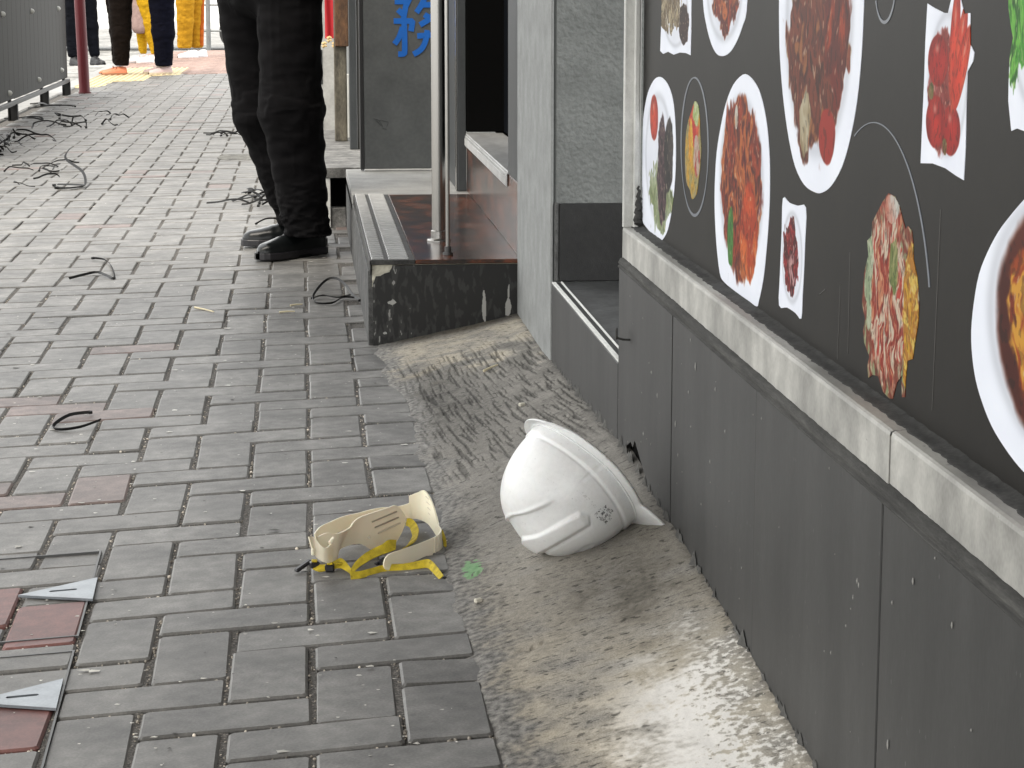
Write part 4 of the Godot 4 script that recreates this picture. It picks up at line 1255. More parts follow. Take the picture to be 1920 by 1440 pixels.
# ------------------------------------------------------------------ left side and distance
func fence() -> void:
	var t := thing("pedestrian_fence", "dark grey boarded roadside fence with pale bolts and black feet", "fence", Vector3(-2.06, 0, -17.0))
	var o := -t.position
	var bm := textured(lin(0.022, 0.0225, 0.019), T.streak, Vector3(0.25, 1.2, 0.25), 0.7, 0.6)
	var z := 12.2
	while z < 20.1:
		put("board", lim(-2.075, -2.058, 0.115 + 0.004 * (int(z * 7) % 2), 1.02, z, minf(z + 0.262, 20.15)), bm, t).position = o
		z += 0.264
	put("bottom_rail", lim(-2.068, -2.040, 0.075, 0.105, 12.2, 20.15), M.dark_steel, t).position = o
	put("top_rail", lim(-2.085, -2.040, 1.02, 1.06, 12.2, 20.15), M.dark_steel, t).position = o
	for zz in [12.6, 14.5, 16.35, 18.35, 20.05]:
		put("post", lim(-2.098, -2.0765, -0.04, 1.02, zz - 0.03, zz + 0.03), M.tie, t).position = o
		put("foot", lim(-2.09, -2.03, -0.04, 0.082, zz - 0.03, zz + 0.03), M.tie, t).position = o
	for b in [[15.9, 0.72], [17.6, 0.72], [19.5, 0.72], [16.1, 0.17], [17.9, 0.19], [19.6, 0.2], [14.2, 0.72], [14.3, 0.17]]:
		var s := begin()
		grid(s, func(u: float, v: float) -> Vector3: return o + Vector3(-2.058 + 0.026 * sin(v * PI / 2), b[1] + 0.021 * cos(v * PI / 2) * sin(u * TAU), -b[0] + 0.021 * cos(v * PI / 2) * cos(u * TAU)), 12, 4)
		put("bolt_cap", done(s), M.white_trim, t)
	var p := thing("red_post", "dark red painted steel post at the end of the fence", "post", Vector3(-1.93, -0.03, -20.3))
	var s2 := begin()
	tube(s2, PackedVector3Array([Vector3(0, -0.02, 0), Vector3(-0.03, 1.25, 0)]), 0.048, 16)
	put("pole", done(s2), mat(lin(0.10, 0.005, 0.010), 0.45), p)
	s2 = begin()
	tube(s2, PackedVector3Array([Vector3(0, -0.02, 0), Vector3(0, 0.012, 0)]), 0.056, 16)
	put("base_ring", done(s2), mat(lin(0.08, 0.005, 0.008), 0.5), p)

func background() -> void:
	var rm := textured(lin(0.6, 0.59, 0.56), T.dirt, Vector3(3, 3, 3), 0.9)
	var s := begin()
	grid(s, func(u: float, v: float) -> Vector3: return Vector3(lerpf(-150, 150, u), -0.16, -lerpf(-60, 350, v)), 4, 4, true)
	tag(put("road", done(s), rm), "pale concrete road beyond the pavement", "road", "", "structure")
	var kb := thing("kerb", "pale concrete kerb along the road edge of the pavement", "kerb", Vector3(-2.2, 0, -16), 0.0, "", "structure")
	for k in 30: put("kerb_stone", boxm(Vector3(-0.01, -0.1, 14.5 - k), Vector3(0.16, 0.16, 0.992), 0.01), M.landing, kb)
	for k in 3: put("kerb_stone", boxm(Vector3(0.55 + k, -0.1, -16.9), Vector3(0.992, 0.16, 0.16), 0.01), M.landing, kb)
	# tactile tiles and red blocks at the crossing
	var tt := thing("tactile_paving", "yellow tactile tiles with raised bars at the crossing", "tactile paving", Vector3(-1.8, 0, -24), 0.0, "", "structure")
	var tm := textured(lin(0.74, 0.61, 0.36), T.plain, Vector3(0.4, 0.4, 0.4), 0.8)
	var b := begin()
	box(b, Vector3(0, -0.012, 0), Vector3(0.296, 0.024, 0.296), 0.003)
	for k in 5: box(b, Vector3(-0.116 + k * 0.058, 0.003, 0), Vector3(0.026, 0.010, 0.284), 0.004)
	var bm := done(b)
	for i in 3:
		for j in 17:
			var x := -2.0 + (i - 0.1) * 0.3
			var zd := 21.45 + (x + 2.07) * 4.26 + j * 0.3
			if zd > 26.2: continue
			put("tactile_tile", bm, tm, tt).position = Vector3(x, gy(x, zd) + 0.002, -zd) - tt.position
	var rd := thing("red_paving", "patch of pale red blocks at the far end of the pavement", "paving", Vector3(-1, 0, -28), 0.0, "", "structure")
	var rmat := textured(lin(0.58, 0.40, 0.34), T.paver, Vector3(0.9, 0.9, 0.9), 0.85)
	var q := begin()
	var hm := paver_mesh(2 * P - 0.005, P - 0.005)
	for j in 76:
		for i in 12:
			var x := -2.02 + (i + 0.5 * (j % 2)) * 2 * P
			var zd := 24.36 + j * P
			if x > 0.25 or (x < -1.28 and zd < 26.3): continue
			q.append_from(hm, 0, Transform3D(Basis.IDENTITY, Vector3(x, gy(x, zd) + 0.002, -zd) - rd.position))
	var am := ArrayMesh.new()
	q.commit(am)
	tag(put("red_paving_blocks", am, rmat, rd), "", "", "", "stuff")
	# white van crossing behind the people
	var v := thing("white_van", "white van on the road behind the bystanders, cut off by the top of the photograph", "van", Vector3(-2.6, -0.16, -38.5))
	var side := PackedVector2Array([Vector2(-2.5, 0.38), Vector2(-1.95, 0.36), Vector2(2.3, 0.36), Vector2(2.45, 0.5), Vector2(2.45, 0.95), Vector2(2.2, 1.15), Vector2(1.5, 1.85), Vector2(1.2, 1.98), Vector2(-2.3, 2.0), Vector2(-2.5, 1.8)])
	s = begin()
	plate(s, side, 1.7, Transform3D(Basis.IDENTITY, Vector3(0, 0, -0.85)))
	put("body", done(s), mat(lin(0.8, 0.8, 0.8), 0.35), v)
	for wx in [-1.55, 1.55]:
		for wz in [0.80, -0.80]:
			s = begin()
			tube(s, PackedVector3Array([Vector3(wx, 0.31, wz - 0.09), Vector3(wx, 0.31, wz + 0.09)]), 0.31, 24)
			var wheel := put("wheel", done(s), mat(lin(0.03, 0.03, 0.03), 0.9), v)
			s = begin()
			tube(s, PackedVector3Array([Vector3(wx, 0.31, wz + (0.085 if wz > 0 else -0.085)), Vector3(wx, 0.31, wz + (0.1 if wz > 0 else -0.1))]), 0.19, 18)
			put("hub", done(s), mat(lin(0.4, 0.42, 0.42), 0.5, 0.5), wheel)
	for win in [[-2.2, -0.9], [-0.8, 0.5], [0.6, 1.35]]:
		s = begin()
		plate(s, PackedVector2Array([Vector2(win[0], 1.15), Vector2(win[1], 1.15), Vector2(win[1], 1.75), Vector2(win[0], 1.75)]), 0.012, Transform3D(Basis.IDENTITY, Vector3(0, 0, 0.85)))
		put("window", done(s), mat(lin(0.02, 0.025, 0.03), 0.1), v)
	# railing by the road
	var r := thing("street_railing", "grey steel railing at the far kerb behind the person in orange", "railing", Vector3(-1.38, 0, -33.8))
	for k in 3:
		s = begin()
		tube(s, PackedVector3Array([Vector3(k * 0.9 - 0.0, -0.16, 0), Vector3(k * 0.9, 1.05, 0)]), 0.036, 10)
		put("post", done(s), textured(lin(0.22, 0.23, 0.23), T.plain, Vector3(1, 1, 1), 0.5), r)
	for y in [0.24, 0.62, 1.0]:
		s = begin()
		tube(s, PackedVector3Array([Vector3(-0.25, y, 0), Vector3(1.9, y, 0)]), 0.013, 8)
		put("rail", done(s), textured(lin(0.25, 0.26, 0.26), T.plain, Vector3(1, 1, 1), 0.5), r)

# ------------------------------------------------------------------ hard hat
const HA := 0.105
const HB := 0.104
const HH := 0.144

func ramp(t: Array, x: float) -> float:
	for i in t.size() - 1:
		if x <= t[i + 1][0]: return lerpf(t[i][1], t[i + 1][1], clampf((x - t[i][0]) / (t[i + 1][0] - t[i][0]), 0, 1))
	return t[t.size() - 1][1]

func rim_th(phi: float) -> float:      # the rim climbs towards the crown at the back
	return deg_to_rad(2.5 * smoothstep(-0.3, 1.0, -sin(phi)))

func dome_point(phi: float, th: float, lift := 0.0) -> Vector3:
	var e := 2.0 / 2.4
	var r := pow(maxf(cos(th), 0.0), e)
	var y := pow(maxf(sin(th), 0.0), e)
	var p := Vector3(HA * r * cos(phi), HH * y, HB * r * sin(phi))
	var n := Vector3(p.x / (HA * HA), p.y / (HH * HH), p.z / (HB * HB)).normalized()
	var dg := rad_to_deg(th)
	var d := lift
	var z1 := ramp([[30, -0.004], [36, -0.007], [43, -0.010], [51, -0.015], [62, -0.022], [72, -0.031], [90, -0.037]], dg)
	var f1 := smoothstep(32.0, 46.0, dg)
	d += f1 * (-0.0030 * smoothstep(0.0, 0.004, p.z - z1) * (1.0 - smoothstep(0.014, 0.05, p.z - z1)) + 0.0016 * exp(-pow((p.z - z1 + 0.001) / 0.0035, 2)))
	var z2a := ramp([[23, 0.045], [27, 0.033], [35, 0.028], [47, 0.023], [65, 0.016], [82, 0.007], [90, 0.003]], dg)
	var z2b := ramp([[23, 0.046], [26, 0.056], [37, 0.051], [52, 0.045], [69, 0.040], [90, 0.034]], dg)
	var f2 := smoothstep(20.0, 30.0, dg)
	d += f2 * 0.0052 * smoothstep(-0.001, 0.0045, p.z - z2a) * (1.0 - smoothstep(-0.004, 0.006, p.z - z2b))
	d -= f2 * 0.0012 * exp(-pow((p.z - z2b - 0.006) / 0.0028, 2))
	var z3 := ramp([[30, 0.086], [32, 0.085], [37, 0.081], [42, 0.080], [60, 0.073], [90, 0.066]], dg)
	d -= 0.0014 * exp(-pow((p.z - z3) / 0.0024, 2)) * smoothstep(28.0, 33.0, dg)
	# seam and band near the rim
	dg -= rad_to_deg(rim_th(phi))
	d += 0.0020 * (1.0 - smoothstep(5.4, 6.4, dg)) - 0.0016 * exp(-pow((dg - 6.6) / 0.7, 2))
	d -= 0.0009 * exp(-pow((rad_to_deg(phi) - 3.5 + 0.2 * dg) / 1.0, 2)) * (1.0 - smoothstep(12.0, 15.0, dg)) if absf(phi) < 0.5 else 0.0
	return p + n * d

func hard_hat() -> void:
	var b := Basis(Vector3(0.09338, 0.36036, 0.92813), Vector3(-0.73681, -0.60194, 0.30785), Vector3(0.66962, -0.71260, 0.20931))
	var t := thing("hard_hat", "white plastic hard hat lying on its crown on the concrete strip against the shop plinth", "hard hat")
	t.transform = Transform3D(b.orthonormalized(), Vector3(0.4262, 0.1824, -3.3614))
	var m := mat(lin(0.85, 0.855, 0.85), 0.30, 0.0, 0.5)
	m.subsurf_scatter_enabled = true
	m.subsurf_scatter_strength = 0.05
	var scuff := layered(512, 0.97, [[0.008, 3, 0.08], [0.06, 3, 0.05], [0.3, 1, 0.03]], [[120, 0.5, 1.6, -0.2], [30, 1.5, 4.0, -0.07]], 801)
	m.albedo_texture = scuff[0]
	m.uv1_triplanar = true
	m.uv1_scale = Vector3(3.5, 3.5, 3.5)
	var s := begin()
	grid(s, func(u: float, v: float) -> Vector3:
		var phi := u * TAU
		return dome_point(phi, lerpf(rim_th(phi), PI / 2, 1.0 - pow(1.0 - v, 1.25) if v < 0.999 else 1.0)), 220, 150, true)
	put("shell", done(s), m, t)
	# brim: rolls out from the rim, short at the sides, a lip behind and a peak in front
	var reach := func(phi: float) -> float:
		return 0.0085 + 0.054 * pow(smoothstep(0.78, 1.0, sin(phi)), 0.9) + 0.006 * pow(smoothstep(0.5, 1.0, -sin(phi)), 1.4)
	var brim := func(phi: float, w: float, under: float) -> Vector3:
		var n := Vector3(HA * cos(phi) / (HA * HA), 0, HB * sin(phi) / (HB * HB)).normalized()
		var p := dome_point(phi, rim_th(phi)) - n * 0.0015
		var l: float = reach.call(phi)
		var front := smoothstep(0.78, 1.0, sin(phi))
		var drop := -0.004 - 0.40 * l + 0.013 * front + 0.016 * pow(smoothstep(0.4, 1.0, -sin(phi)), 1.5) * w
		return p + n * (0.0022 + l * w) + Vector3(0, drop * w + 0.001 * (1 - w) - under, 0)
	s = begin()
	grid(s, func(u: float, v: float) -> Vector3:
		var phi := u * TAU
		if v < 0.5: return brim.call(phi, v * 2.0, 0.0)
		return brim.call(phi, (1.0 - v) * 2.0, 0.0034), 200, 24, true)
	put("brim", done(s), m, t)
	s = begin()
	grid(s, func(u: float, v: float) -> Vector3:
		var phi := u * TAU
		var n := Vector3(cos(phi) / HA, 0, sin(phi) / HB).normalized()
		var p := dome_point(phi, rim_th(phi))
		var a := v * TAU
		return p + n * (0.0010 + 0.0016 * cos(a)) + Vector3(0, 0.0005 + 0.0016 * sin(a), 0), 200, 10, true)
	put("rim_bead", done(s), m, t)
	s = begin()
	grid(s, func(u: float, v: float) -> Vector3:
		var phi := u * TAU
		var th := PI / 2 * v
		var e := 2.0 / 2.4
		return Vector3((HA - 0.004) * pow(cos(th), e) * cos(phi), (HH - 0.008) * pow(sin(th), e) - 0.003, (HB - 0.004) * pow(cos(th), e) * sin(phi)), 80, 30)
	put("lining", done(s), m, t)
	# slots for the lost headband on the peak side
	s = begin()
	for k in [-1.0, 1.0]:
		box(s, Vector3(0.024 * k, -0.0205, 0.146), Vector3(0.005, 0.007, 0.028), 0.0015)
	box(s, Vector3(0, -0.0205, 0.161), Vector3(0.048, 0.007, 0.005), 0.0015)
	put("peak_clip", done(s), m, t)
	# worn print on the side
	var W := 160
	var H := 96
	var by := PackedByteArray()
	by.resize(W * H * 4)
	by.fill(0)
	var r := RandomNumberGenerator.new()
	r.seed = 44
	var n1 := noise(802, 0.09, 2)
	var mark := func(x0: float, y0: float, x1: float, y1: float, a: float, wd: float) -> void:
		var nst := 30
		for q in nst:
			var x := lerpf(x0, x1, q / 29.0)
			var y := lerpf(y0, y1, q / 29.0)
			for dy in range(-2, 3):
				for dx in range(-2, 3):
					if Vector2(dx, dy).length() > wd: continue
					var xi := int(x) + dx
					var yi := int(y) + dy
					if xi < 0 or yi < 0 or xi >= W or yi >= H: continue
					if n1.get_noise_2d(xi, yi) < -0.12: continue
					var o := (yi * W + xi) * 4
					by[o] = 60; by[o + 1] = 62; by[o + 2] = 72
					by[o + 3] = maxi(by[o + 3], int(a * 255))
	for k in 9:       # faint line of rubbed-off letters, then a darker patch of them
		var x := 10.0 + k * 6.2
		var y := 30.0 + k * 1.0
		mark.call(x, y, x + r.randf_range(-2, 4), y + 9, 0.16, 1.0)
		if k % 2: mark.call(x, y + 4, x + 4, y + 3, 0.16, 1.0)
	for k in 13:
		var x := 78.0 + (k % 5) * 10.0 + r.randf_range(-2, 2)
		var y := 22.0 + int(k / 5) * 20.0 + r.randf_range(-2, 2) + (k % 5) * 4.0
		var a := 0.32 + 0.5 * r.randf()
		mark.call(x, y, x + 5, y + 12, a, 1.1)
		mark.call(x - 2, y + 6, x + 7, y + 4, a, 1.1)
		if r.randf() < 0.6: mark.call(x + 6, y, x - 1, y + 12, a * 0.8, 1.1)
		if r.randf() < 0.5: mark.call(x - 2, y + 12, x + 6, y + 13, a * 0.8, 1.1)
	var pm := mat(Color.WHITE, 0.5)
	pm.albedo_texture = ImageTexture.create_from_image(Image.create_from_data(W, H, false, Image.FORMAT_RGBA8, by))
	pm.transparency = BaseMaterial3D.TRANSPARENCY_ALPHA
	s = begin()
	grid(s, func(u: float, v: float) -> Vector3: return dome_point(deg_to_rad(lerpf(6.0, 60.0, u)), deg_to_rad(lerpf(24.0, 7.6, v)), 0.0004), 30, 24)
	put("worn_print", done(s), pm, t, "rubbed-off grey lettering")

# ------------------------------------------------------------------ headband
func v3(a: Array) -> PackedVector3Array:
	var p := PackedVector3Array()
	for k in range(0, a.size(), 3): p.append(Vector3(a[k], a[k + 1], a[k + 2]))
	return p

func band(called: String, ta: Array, ba: Array, th: float, m: Material, parent: Node3D, n := 5) -> MeshInstance3D:
	var a := smooth_pts(v3(ta), n)
	var b := smooth_pts(v3(ba), n)
	for k in a.size():
		a[k] -= parent.position
		b[k] -= parent.position
	var s := begin()
	ribbon(s, a, b, th)
	return put(called, done(s), m, parent)

func headband() -> void:
	var t := thing("helmet_headband", "broken cream plastic headband of the hard hat with yellow straps and black buckles", "headband", Vector3(0.1, 0.004, -3.55))
	var far_t := [0.007, 0.062, -3.490, 0.009, 0.058, -3.520, 0.017, 0.054, -3.570, 0.034, 0.052, -3.610, 0.055, 0.052, -3.645, 0.079, 0.051, -3.670, 0.113, 0.053, -3.695, 0.149, 0.052, -3.710, 0.169, 0.056, -3.715]
	var far_b := [0.010, 0.040, -3.490, 0.013, 0.036, -3.520, 0.022, 0.031, -3.570, 0.036, 0.029, -3.610, 0.055, 0.028, -3.645, 0.079, 0.028, -3.670, 0.113, 0.029, -3.695, 0.154, 0.029, -3.710, 0.172, 0.031, -3.715]
	band("band", far_t, far_b, 0.0022, M.cream, t)
	band("ratchet_panel", [0.168, 0.068, -3.716, 0.182, 0.074, -3.715, 0.193, 0.079, -3.710, 0.200, 0.075, -3.690, 0.206, 0.065, -3.665, 0.210, 0.052, -3.635, 0.212, 0.043, -3.610], [0.169, 0.028, -3.716, 0.181, 0.028, -3.715, 0.191, 0.027, -3.705, 0.199, 0.026, -3.685, 0.204, 0.024, -3.660, 0.209, 0.020, -3.635, 0.213, 0.018, -3.605], 0.0022, M.cream, t)
	band("side_plate", [0.011, 0.054, -3.500, 0.027, 0.058, -3.510, 0.044, 0.054, -3.520, 0.063, 0.058, -3.540, 0.069, 0.065, -3.545, 0.080, 0.070, -3.560, 0.102, 0.073, -3.580, 0.125, 0.075, -3.600, 0.140, 0.076, -3.615, 0.149, 0.068, -3.625, 0.157, 0.052, -3.640, 0.1585, 0.041, -3.645],
		[0.006, 0.027, -3.490, 0.020, 0.012, -3.500, 0.041, 0.012, -3.515, 0.044, 0.022, -3.530, 0.056, 0.027, -3.540, 0.076, 0.026, -3.560, 0.088, 0.020, -3.570, 0.100, 0.010, -3.580, 0.115, 0.007, -3.595, 0.136, 0.009, -3.615, 0.146, 0.018, -3.625, 0.1565, 0.035, -3.643], 0.0024, M.cream, t)
	band("front_band", [0.211, 0.042, -3.612, 0.2145, 0.039, -3.590, 0.209, 0.036, -3.570, 0.195, 0.034, -3.550, 0.171, 0.033, -3.520, 0.149, 0.034, -3.490, 0.126, 0.034, -3.460, 0.118, 0.030, -3.450, 0.115, 0.024, -3.446], [0.2145, 0.006, -3.605, 0.216, 0.006, -3.580, 0.209, 0.007, -3.555, 0.193, 0.007, -3.535, 0.170, 0.009, -3.505, 0.147, 0.011, -3.475, 0.125, 0.009, -3.453, 0.118, 0.012, -3.447, 0.1145, 0.018, -3.445], 0.0024, M.cream, t)
	# flared tab and knob at the left end
	band("end_tab", [-0.003, 0.064, -3.462, 0.004, 0.062, -3.470, 0.011, 0.055, -3.468, 0.020, 0.046, -3.462, 0.028, 0.046, -3.466, 0.036, 0.055, -3.478], [0.004, 0.038, -3.458, 0.006, 0.034, -3.462, 0.012, 0.028, -3.462, 0.020, 0.022, -3.464, 0.028, 0.018, -3.470, 0.034, 0.014, -3.480], 0.0020, M.cream, t)
	var s := begin()
	tube(s, PackedVector3Array([Vector3(0.031, 0.050, -3.470) - t.position, Vector3(0.037, 0.058, -3.476) - t.position]), 0.0042, 8, 0.003)
	put("end_knob", done(s), M.cream, t)
	put("tab_clip", boxm(Vector3(0.0035, 0.040, -3.459) - t.position, Vector3(0.005, 0.012, 0.005), 0.0015), M.cream, t)
	# raised ribs of the side plate and pleats of the ratchet panel
	s = begin()
	var rim := mat(lin(0.60, 0.53, 0.42), 0.5)
	for k in 3:
		var y0 := 0.060 - 0.0105 * k
		tube(s, PackedVector3Array([Vector3(0.101 + 0.005 * k, y0 - 0.002, -3.5772 - 0.003 * k) - t.position, Vector3(0.143 + 0.003 * k, y0 + 0.005, -3.6152 - 0.003 * k) - t.position]), 0.0013, 6)
		put("plate_rib", done(s), rim, t)
	s = begin()
	tube(s, PackedVector3Array([Vector3(0.0950, 0.034, -3.569) - t.position, Vector3(0.0957, 0.034, -3.5715) - t.position]), 0.0024, 10)
	put("rivet", done(s), rim, t)
	for k in 5:
		s = begin()
		var y := 0.071 - 0.0085 * k
		var f := clampf(0.15 + 0.16 * k, 0, 1)
		tube(s, PackedVector3Array([Vector3(0.1945 + 0.008 * f, y, -3.702 + 0.03 * f) - t.position, Vector3(0.2005 + 0.0065 * f, y - 0.002, -3.687 + 0.035 * f) - t.position]), 0.0010, 5)
		put("pleat", done(s), rim, t)
	for k in 2:
		s = begin()
		tube(s, PackedVector3Array([Vector3(0.2085 - 0.006 * k, 0.036 - 0.001 * k, -3.5655 + 0.009 * k) - t.position, Vector3(0.2085 - 0.006 * k, 0.009, -3.552 + 0.009 * k) - t.position]), 0.0013, 5)
		put("pleat", done(s), rim, t)
	# yellow webbing
	band("strap", [0.063, 0.012, -3.450, 0.068, 0.018, -3.460, 0.077, 0.025, -3.470, 0.088, 0.031, -3.480, 0.100, 0.035, -3.490, 0.115, 0.040, -3.497, 0.124, 0.045, -3.504, 0.138, 0.041, -3.520], [0.0625, 0.004, -3.430, 0.068, 0.009, -3.445, 0.076, 0.014, -3.455, 0.088, 0.019, -3.465, 0.100, 0.023, -3.475, 0.114, 0.027, -3.482, 0.124, 0.028, -3.490, 0.136, 0.030, -3.500], 0.0015, M.yellow, t)
	band("strap", [0.061, 0.016, -3.424, 0.075, 0.014, -3.430, 0.097, 0.015, -3.445, 0.119, 0.017, -3.457, 0.147, 0.018, -3.455, 0.172, 0.022, -3.456, 0.187, 0.025, -3.452, 0.196, 0.022, -3.432, 0.206, 0.016, -3.386], [0.0625, 0.004, -3.418, 0.075, 0.0045, -3.419, 0.097, 0.0055, -3.436, 0.119, 0.0065, -3.449, 0.147, 0.009, -3.446, 0.172, 0.012, -3.446, 0.184, 0.013, -3.444, 0.190, 0.012, -3.426, 0.199, 0.010, -3.384], 0.0015, M.yellow, t)
	band("strap", [0.164, 0.033, -3.700, 0.172, 0.034, -3.690, 0.180, 0.028, -3.665, 0.180, 0.022, -3.640, 0.172, 0.018, -3.600, 0.150, 0.016, -3.560], [0.162, 0.020, -3.700, 0.167, 0.021, -3.685, 0.169, 0.019, -3.660, 0.169, 0.016, -3.635, 0.160, 0.012, -3.600, 0.145, 0.010, -3.556], 0.0015, M.yellow, t)
	band("strap", [0.214, 0.030, -3.612, 0.2185, 0.018, -3.598, 0.2195, 0.008, -3.588, 0.224, 0.0045, -3.575], [0.219, 0.032, -3.618, 0.2235, 0.020, -3.602, 0.2245, 0.008, -3.592, 0.229, 0.0045, -3.580], 0.0015, M.yellow, t)
	band("strap", [0.003, 0.006, -3.480, 0.013, 0.005, -3.468, 0.022, 0.005, -3.470, 0.034, 0.007, -3.474, 0.048, 0.009, -3.470, 0.062, 0.008, -3.438], [0.006, 0.012, -3.492, 0.014, 0.012, -3.484, 0.024, 0.013, -3.482, 0.036, 0.016, -3.486, 0.050, 0.021, -3.486, 0.064, 0.013, -3.450], 0.0015, M.yellow, t)
	# black buckles and clips along the left webbing
	for bk in [[Vector3(-0.012, 0.009, -3.492), Vector3(0.032, 0.0065, 0.010), 0.55, 0.42], [Vector3(0.006, 0.012, -3.487), Vector3(0.015, 0.011, 0.013), 0.2, 0.0], [Vector3(0.030, 0.009, -3.476), Vector3(0.015, 0.012, 0.014), -0.1, 0.0], [Vector3(0.1155, 0.019, -3.466), Vector3(0.012, 0.018, 0.012), 0.3, 0.1], [Vector3(0.109, 0.015, -3.475), Vector3(0.016, 0.006, 0.008), 0.5, 0.0], [Vector3(0.208, 0.010, -3.388), Vector3(0.010, 0.006, 0.007), 0.9, -0.2]]:
		s = begin()
		box(s, Vector3.ZERO, bk[1], 0.002, Transform3D(Basis.from_euler(Vector3(0, bk[2], bk[3])), bk[0] - t.position))
		put("buckle", done(s), M.plastic_black, t)
	for cp in [[0.006, 0.0185, -3.4855], [0.0302, 0.0165, -3.4745], [0.045, 0.0155, -3.477]]:
		s = begin()
		box(s, Vector3(cp[0], cp[1], cp[2]) - t.position, Vector3(0.0095, 0.0035, 0.011), 0.0015)
		put("webbing_loop", done(s), M.yellow, t)

# ------------------------------------------------------------------ people
var torso_mesh: ArrayMesh
var head_mesh: ArrayMesh
var hair_mesh: ArrayMesh
var hand_mesh: ArrayMesh

func shoe_meshes(L: float, lift := 1.0) -> Array:
	# heel at z = 0, toe at z = L
	var pw := [[0.0, 0.010], [0.02, 0.026], [0.08, 0.033], [0.25, 0.033], [0.45, 0.037], [0.65, 0.046], [0.8, 0.045], [0.92, 0.036], [0.98, 0.020], [1.0, 0.006]]
	var ph := [[0.0, 0.055], [0.04, 0.088], [0.15, 0.094], [0.32, 0.092], [0.45, 0.078], [0.6, 0.060], [0.78, 0.046], [0.92, 0.038], [0.98, 0.026], [1.0, 0.014]]
	var up := begin()
	grid(up, func(u: float, v: float) -> Vector3:
		var w := ramp(pw, v)
		var h := ramp(ph, v) * lift
		var a := PI * (u * 1.2 - 0.1)
		var cx := cos(a)
		var sy := sin(a)
		var tw := 1.0 - 0.35 * smoothstep(0.3, 1.0, sy) * (1.0 - smoothstep(0.5, 0.75, v))
		return Vector3(w * signf(cx) * pow(absf(cx), 0.75) * tw, 0.020 + maxf(h - 0.004, 0.004) * signf(sy) * pow(absf(sy), 0.8) + 0.0010 * sin(v * 60.0) * smoothstep(0.5, 0.56, v) * (1 - smoothstep(0.66, 0.72, v)) * maxf(sy, 0.0), v * L), 28, 44)
	var so := begin()
	grid(so, func(u: float, v: float) -> Vector3:
		var w := ramp(pw, v) + 0.004
		var z := lerpf(-0.004, L + 0.005, v)
		var bottom := 0.0 if (v < 0.28 or v > 0.5) else 0.007
		var pr := [Vector2(-w * 0.96, bottom + 0.001), Vector2(-w, bottom + 0.004), Vector2(-w, 0.021), Vector2(-w * 0.94, 0.024), Vector2(w * 0.94, 0.024), Vector2(w, 0.021), Vector2(w, bottom + 0.004), Vector2(w * 0.96, bottom + 0.001), Vector2(-w * 0.96, bottom + 0.001)]
		var q: Vector2 = pr[int(u * 8 + 0.01)]
		return Vector3(q.x, q.y, z), 8, 40, false, -1)
	var la := begin()
	for k in 4:
		var v := 0.40 + 0.055 * k
		var h := ramp(ph, v) * lift + 0.018
		tube(la, PackedVector3Array([Vector3(-0.020, h - 0.008, v * L), Vector3(0, h, v * L + 0.004), Vector3(0.020, h - 0.009, v * L)]), 0.0022, 6)
	for sgn in [-1.0, 1.0]:
		var h := ramp(ph, 0.42) * lift + 0.020
		tube(la, smooth_pts(PackedVector3Array([Vector3(0, h, 0.42 * L), Vector3(0.016 * sgn, h + 0.008, 0.44 * L), Vector3(0.026 * sgn, h - 0.006, 0.47 * L), Vector3(0.006 * sgn, h, 0.43 * L), Vector3(0.03 * sgn, h - 0.022, 0.50 * L)]), 4), 0.0018, 5)
	return [done(up), done(so), done(la)]

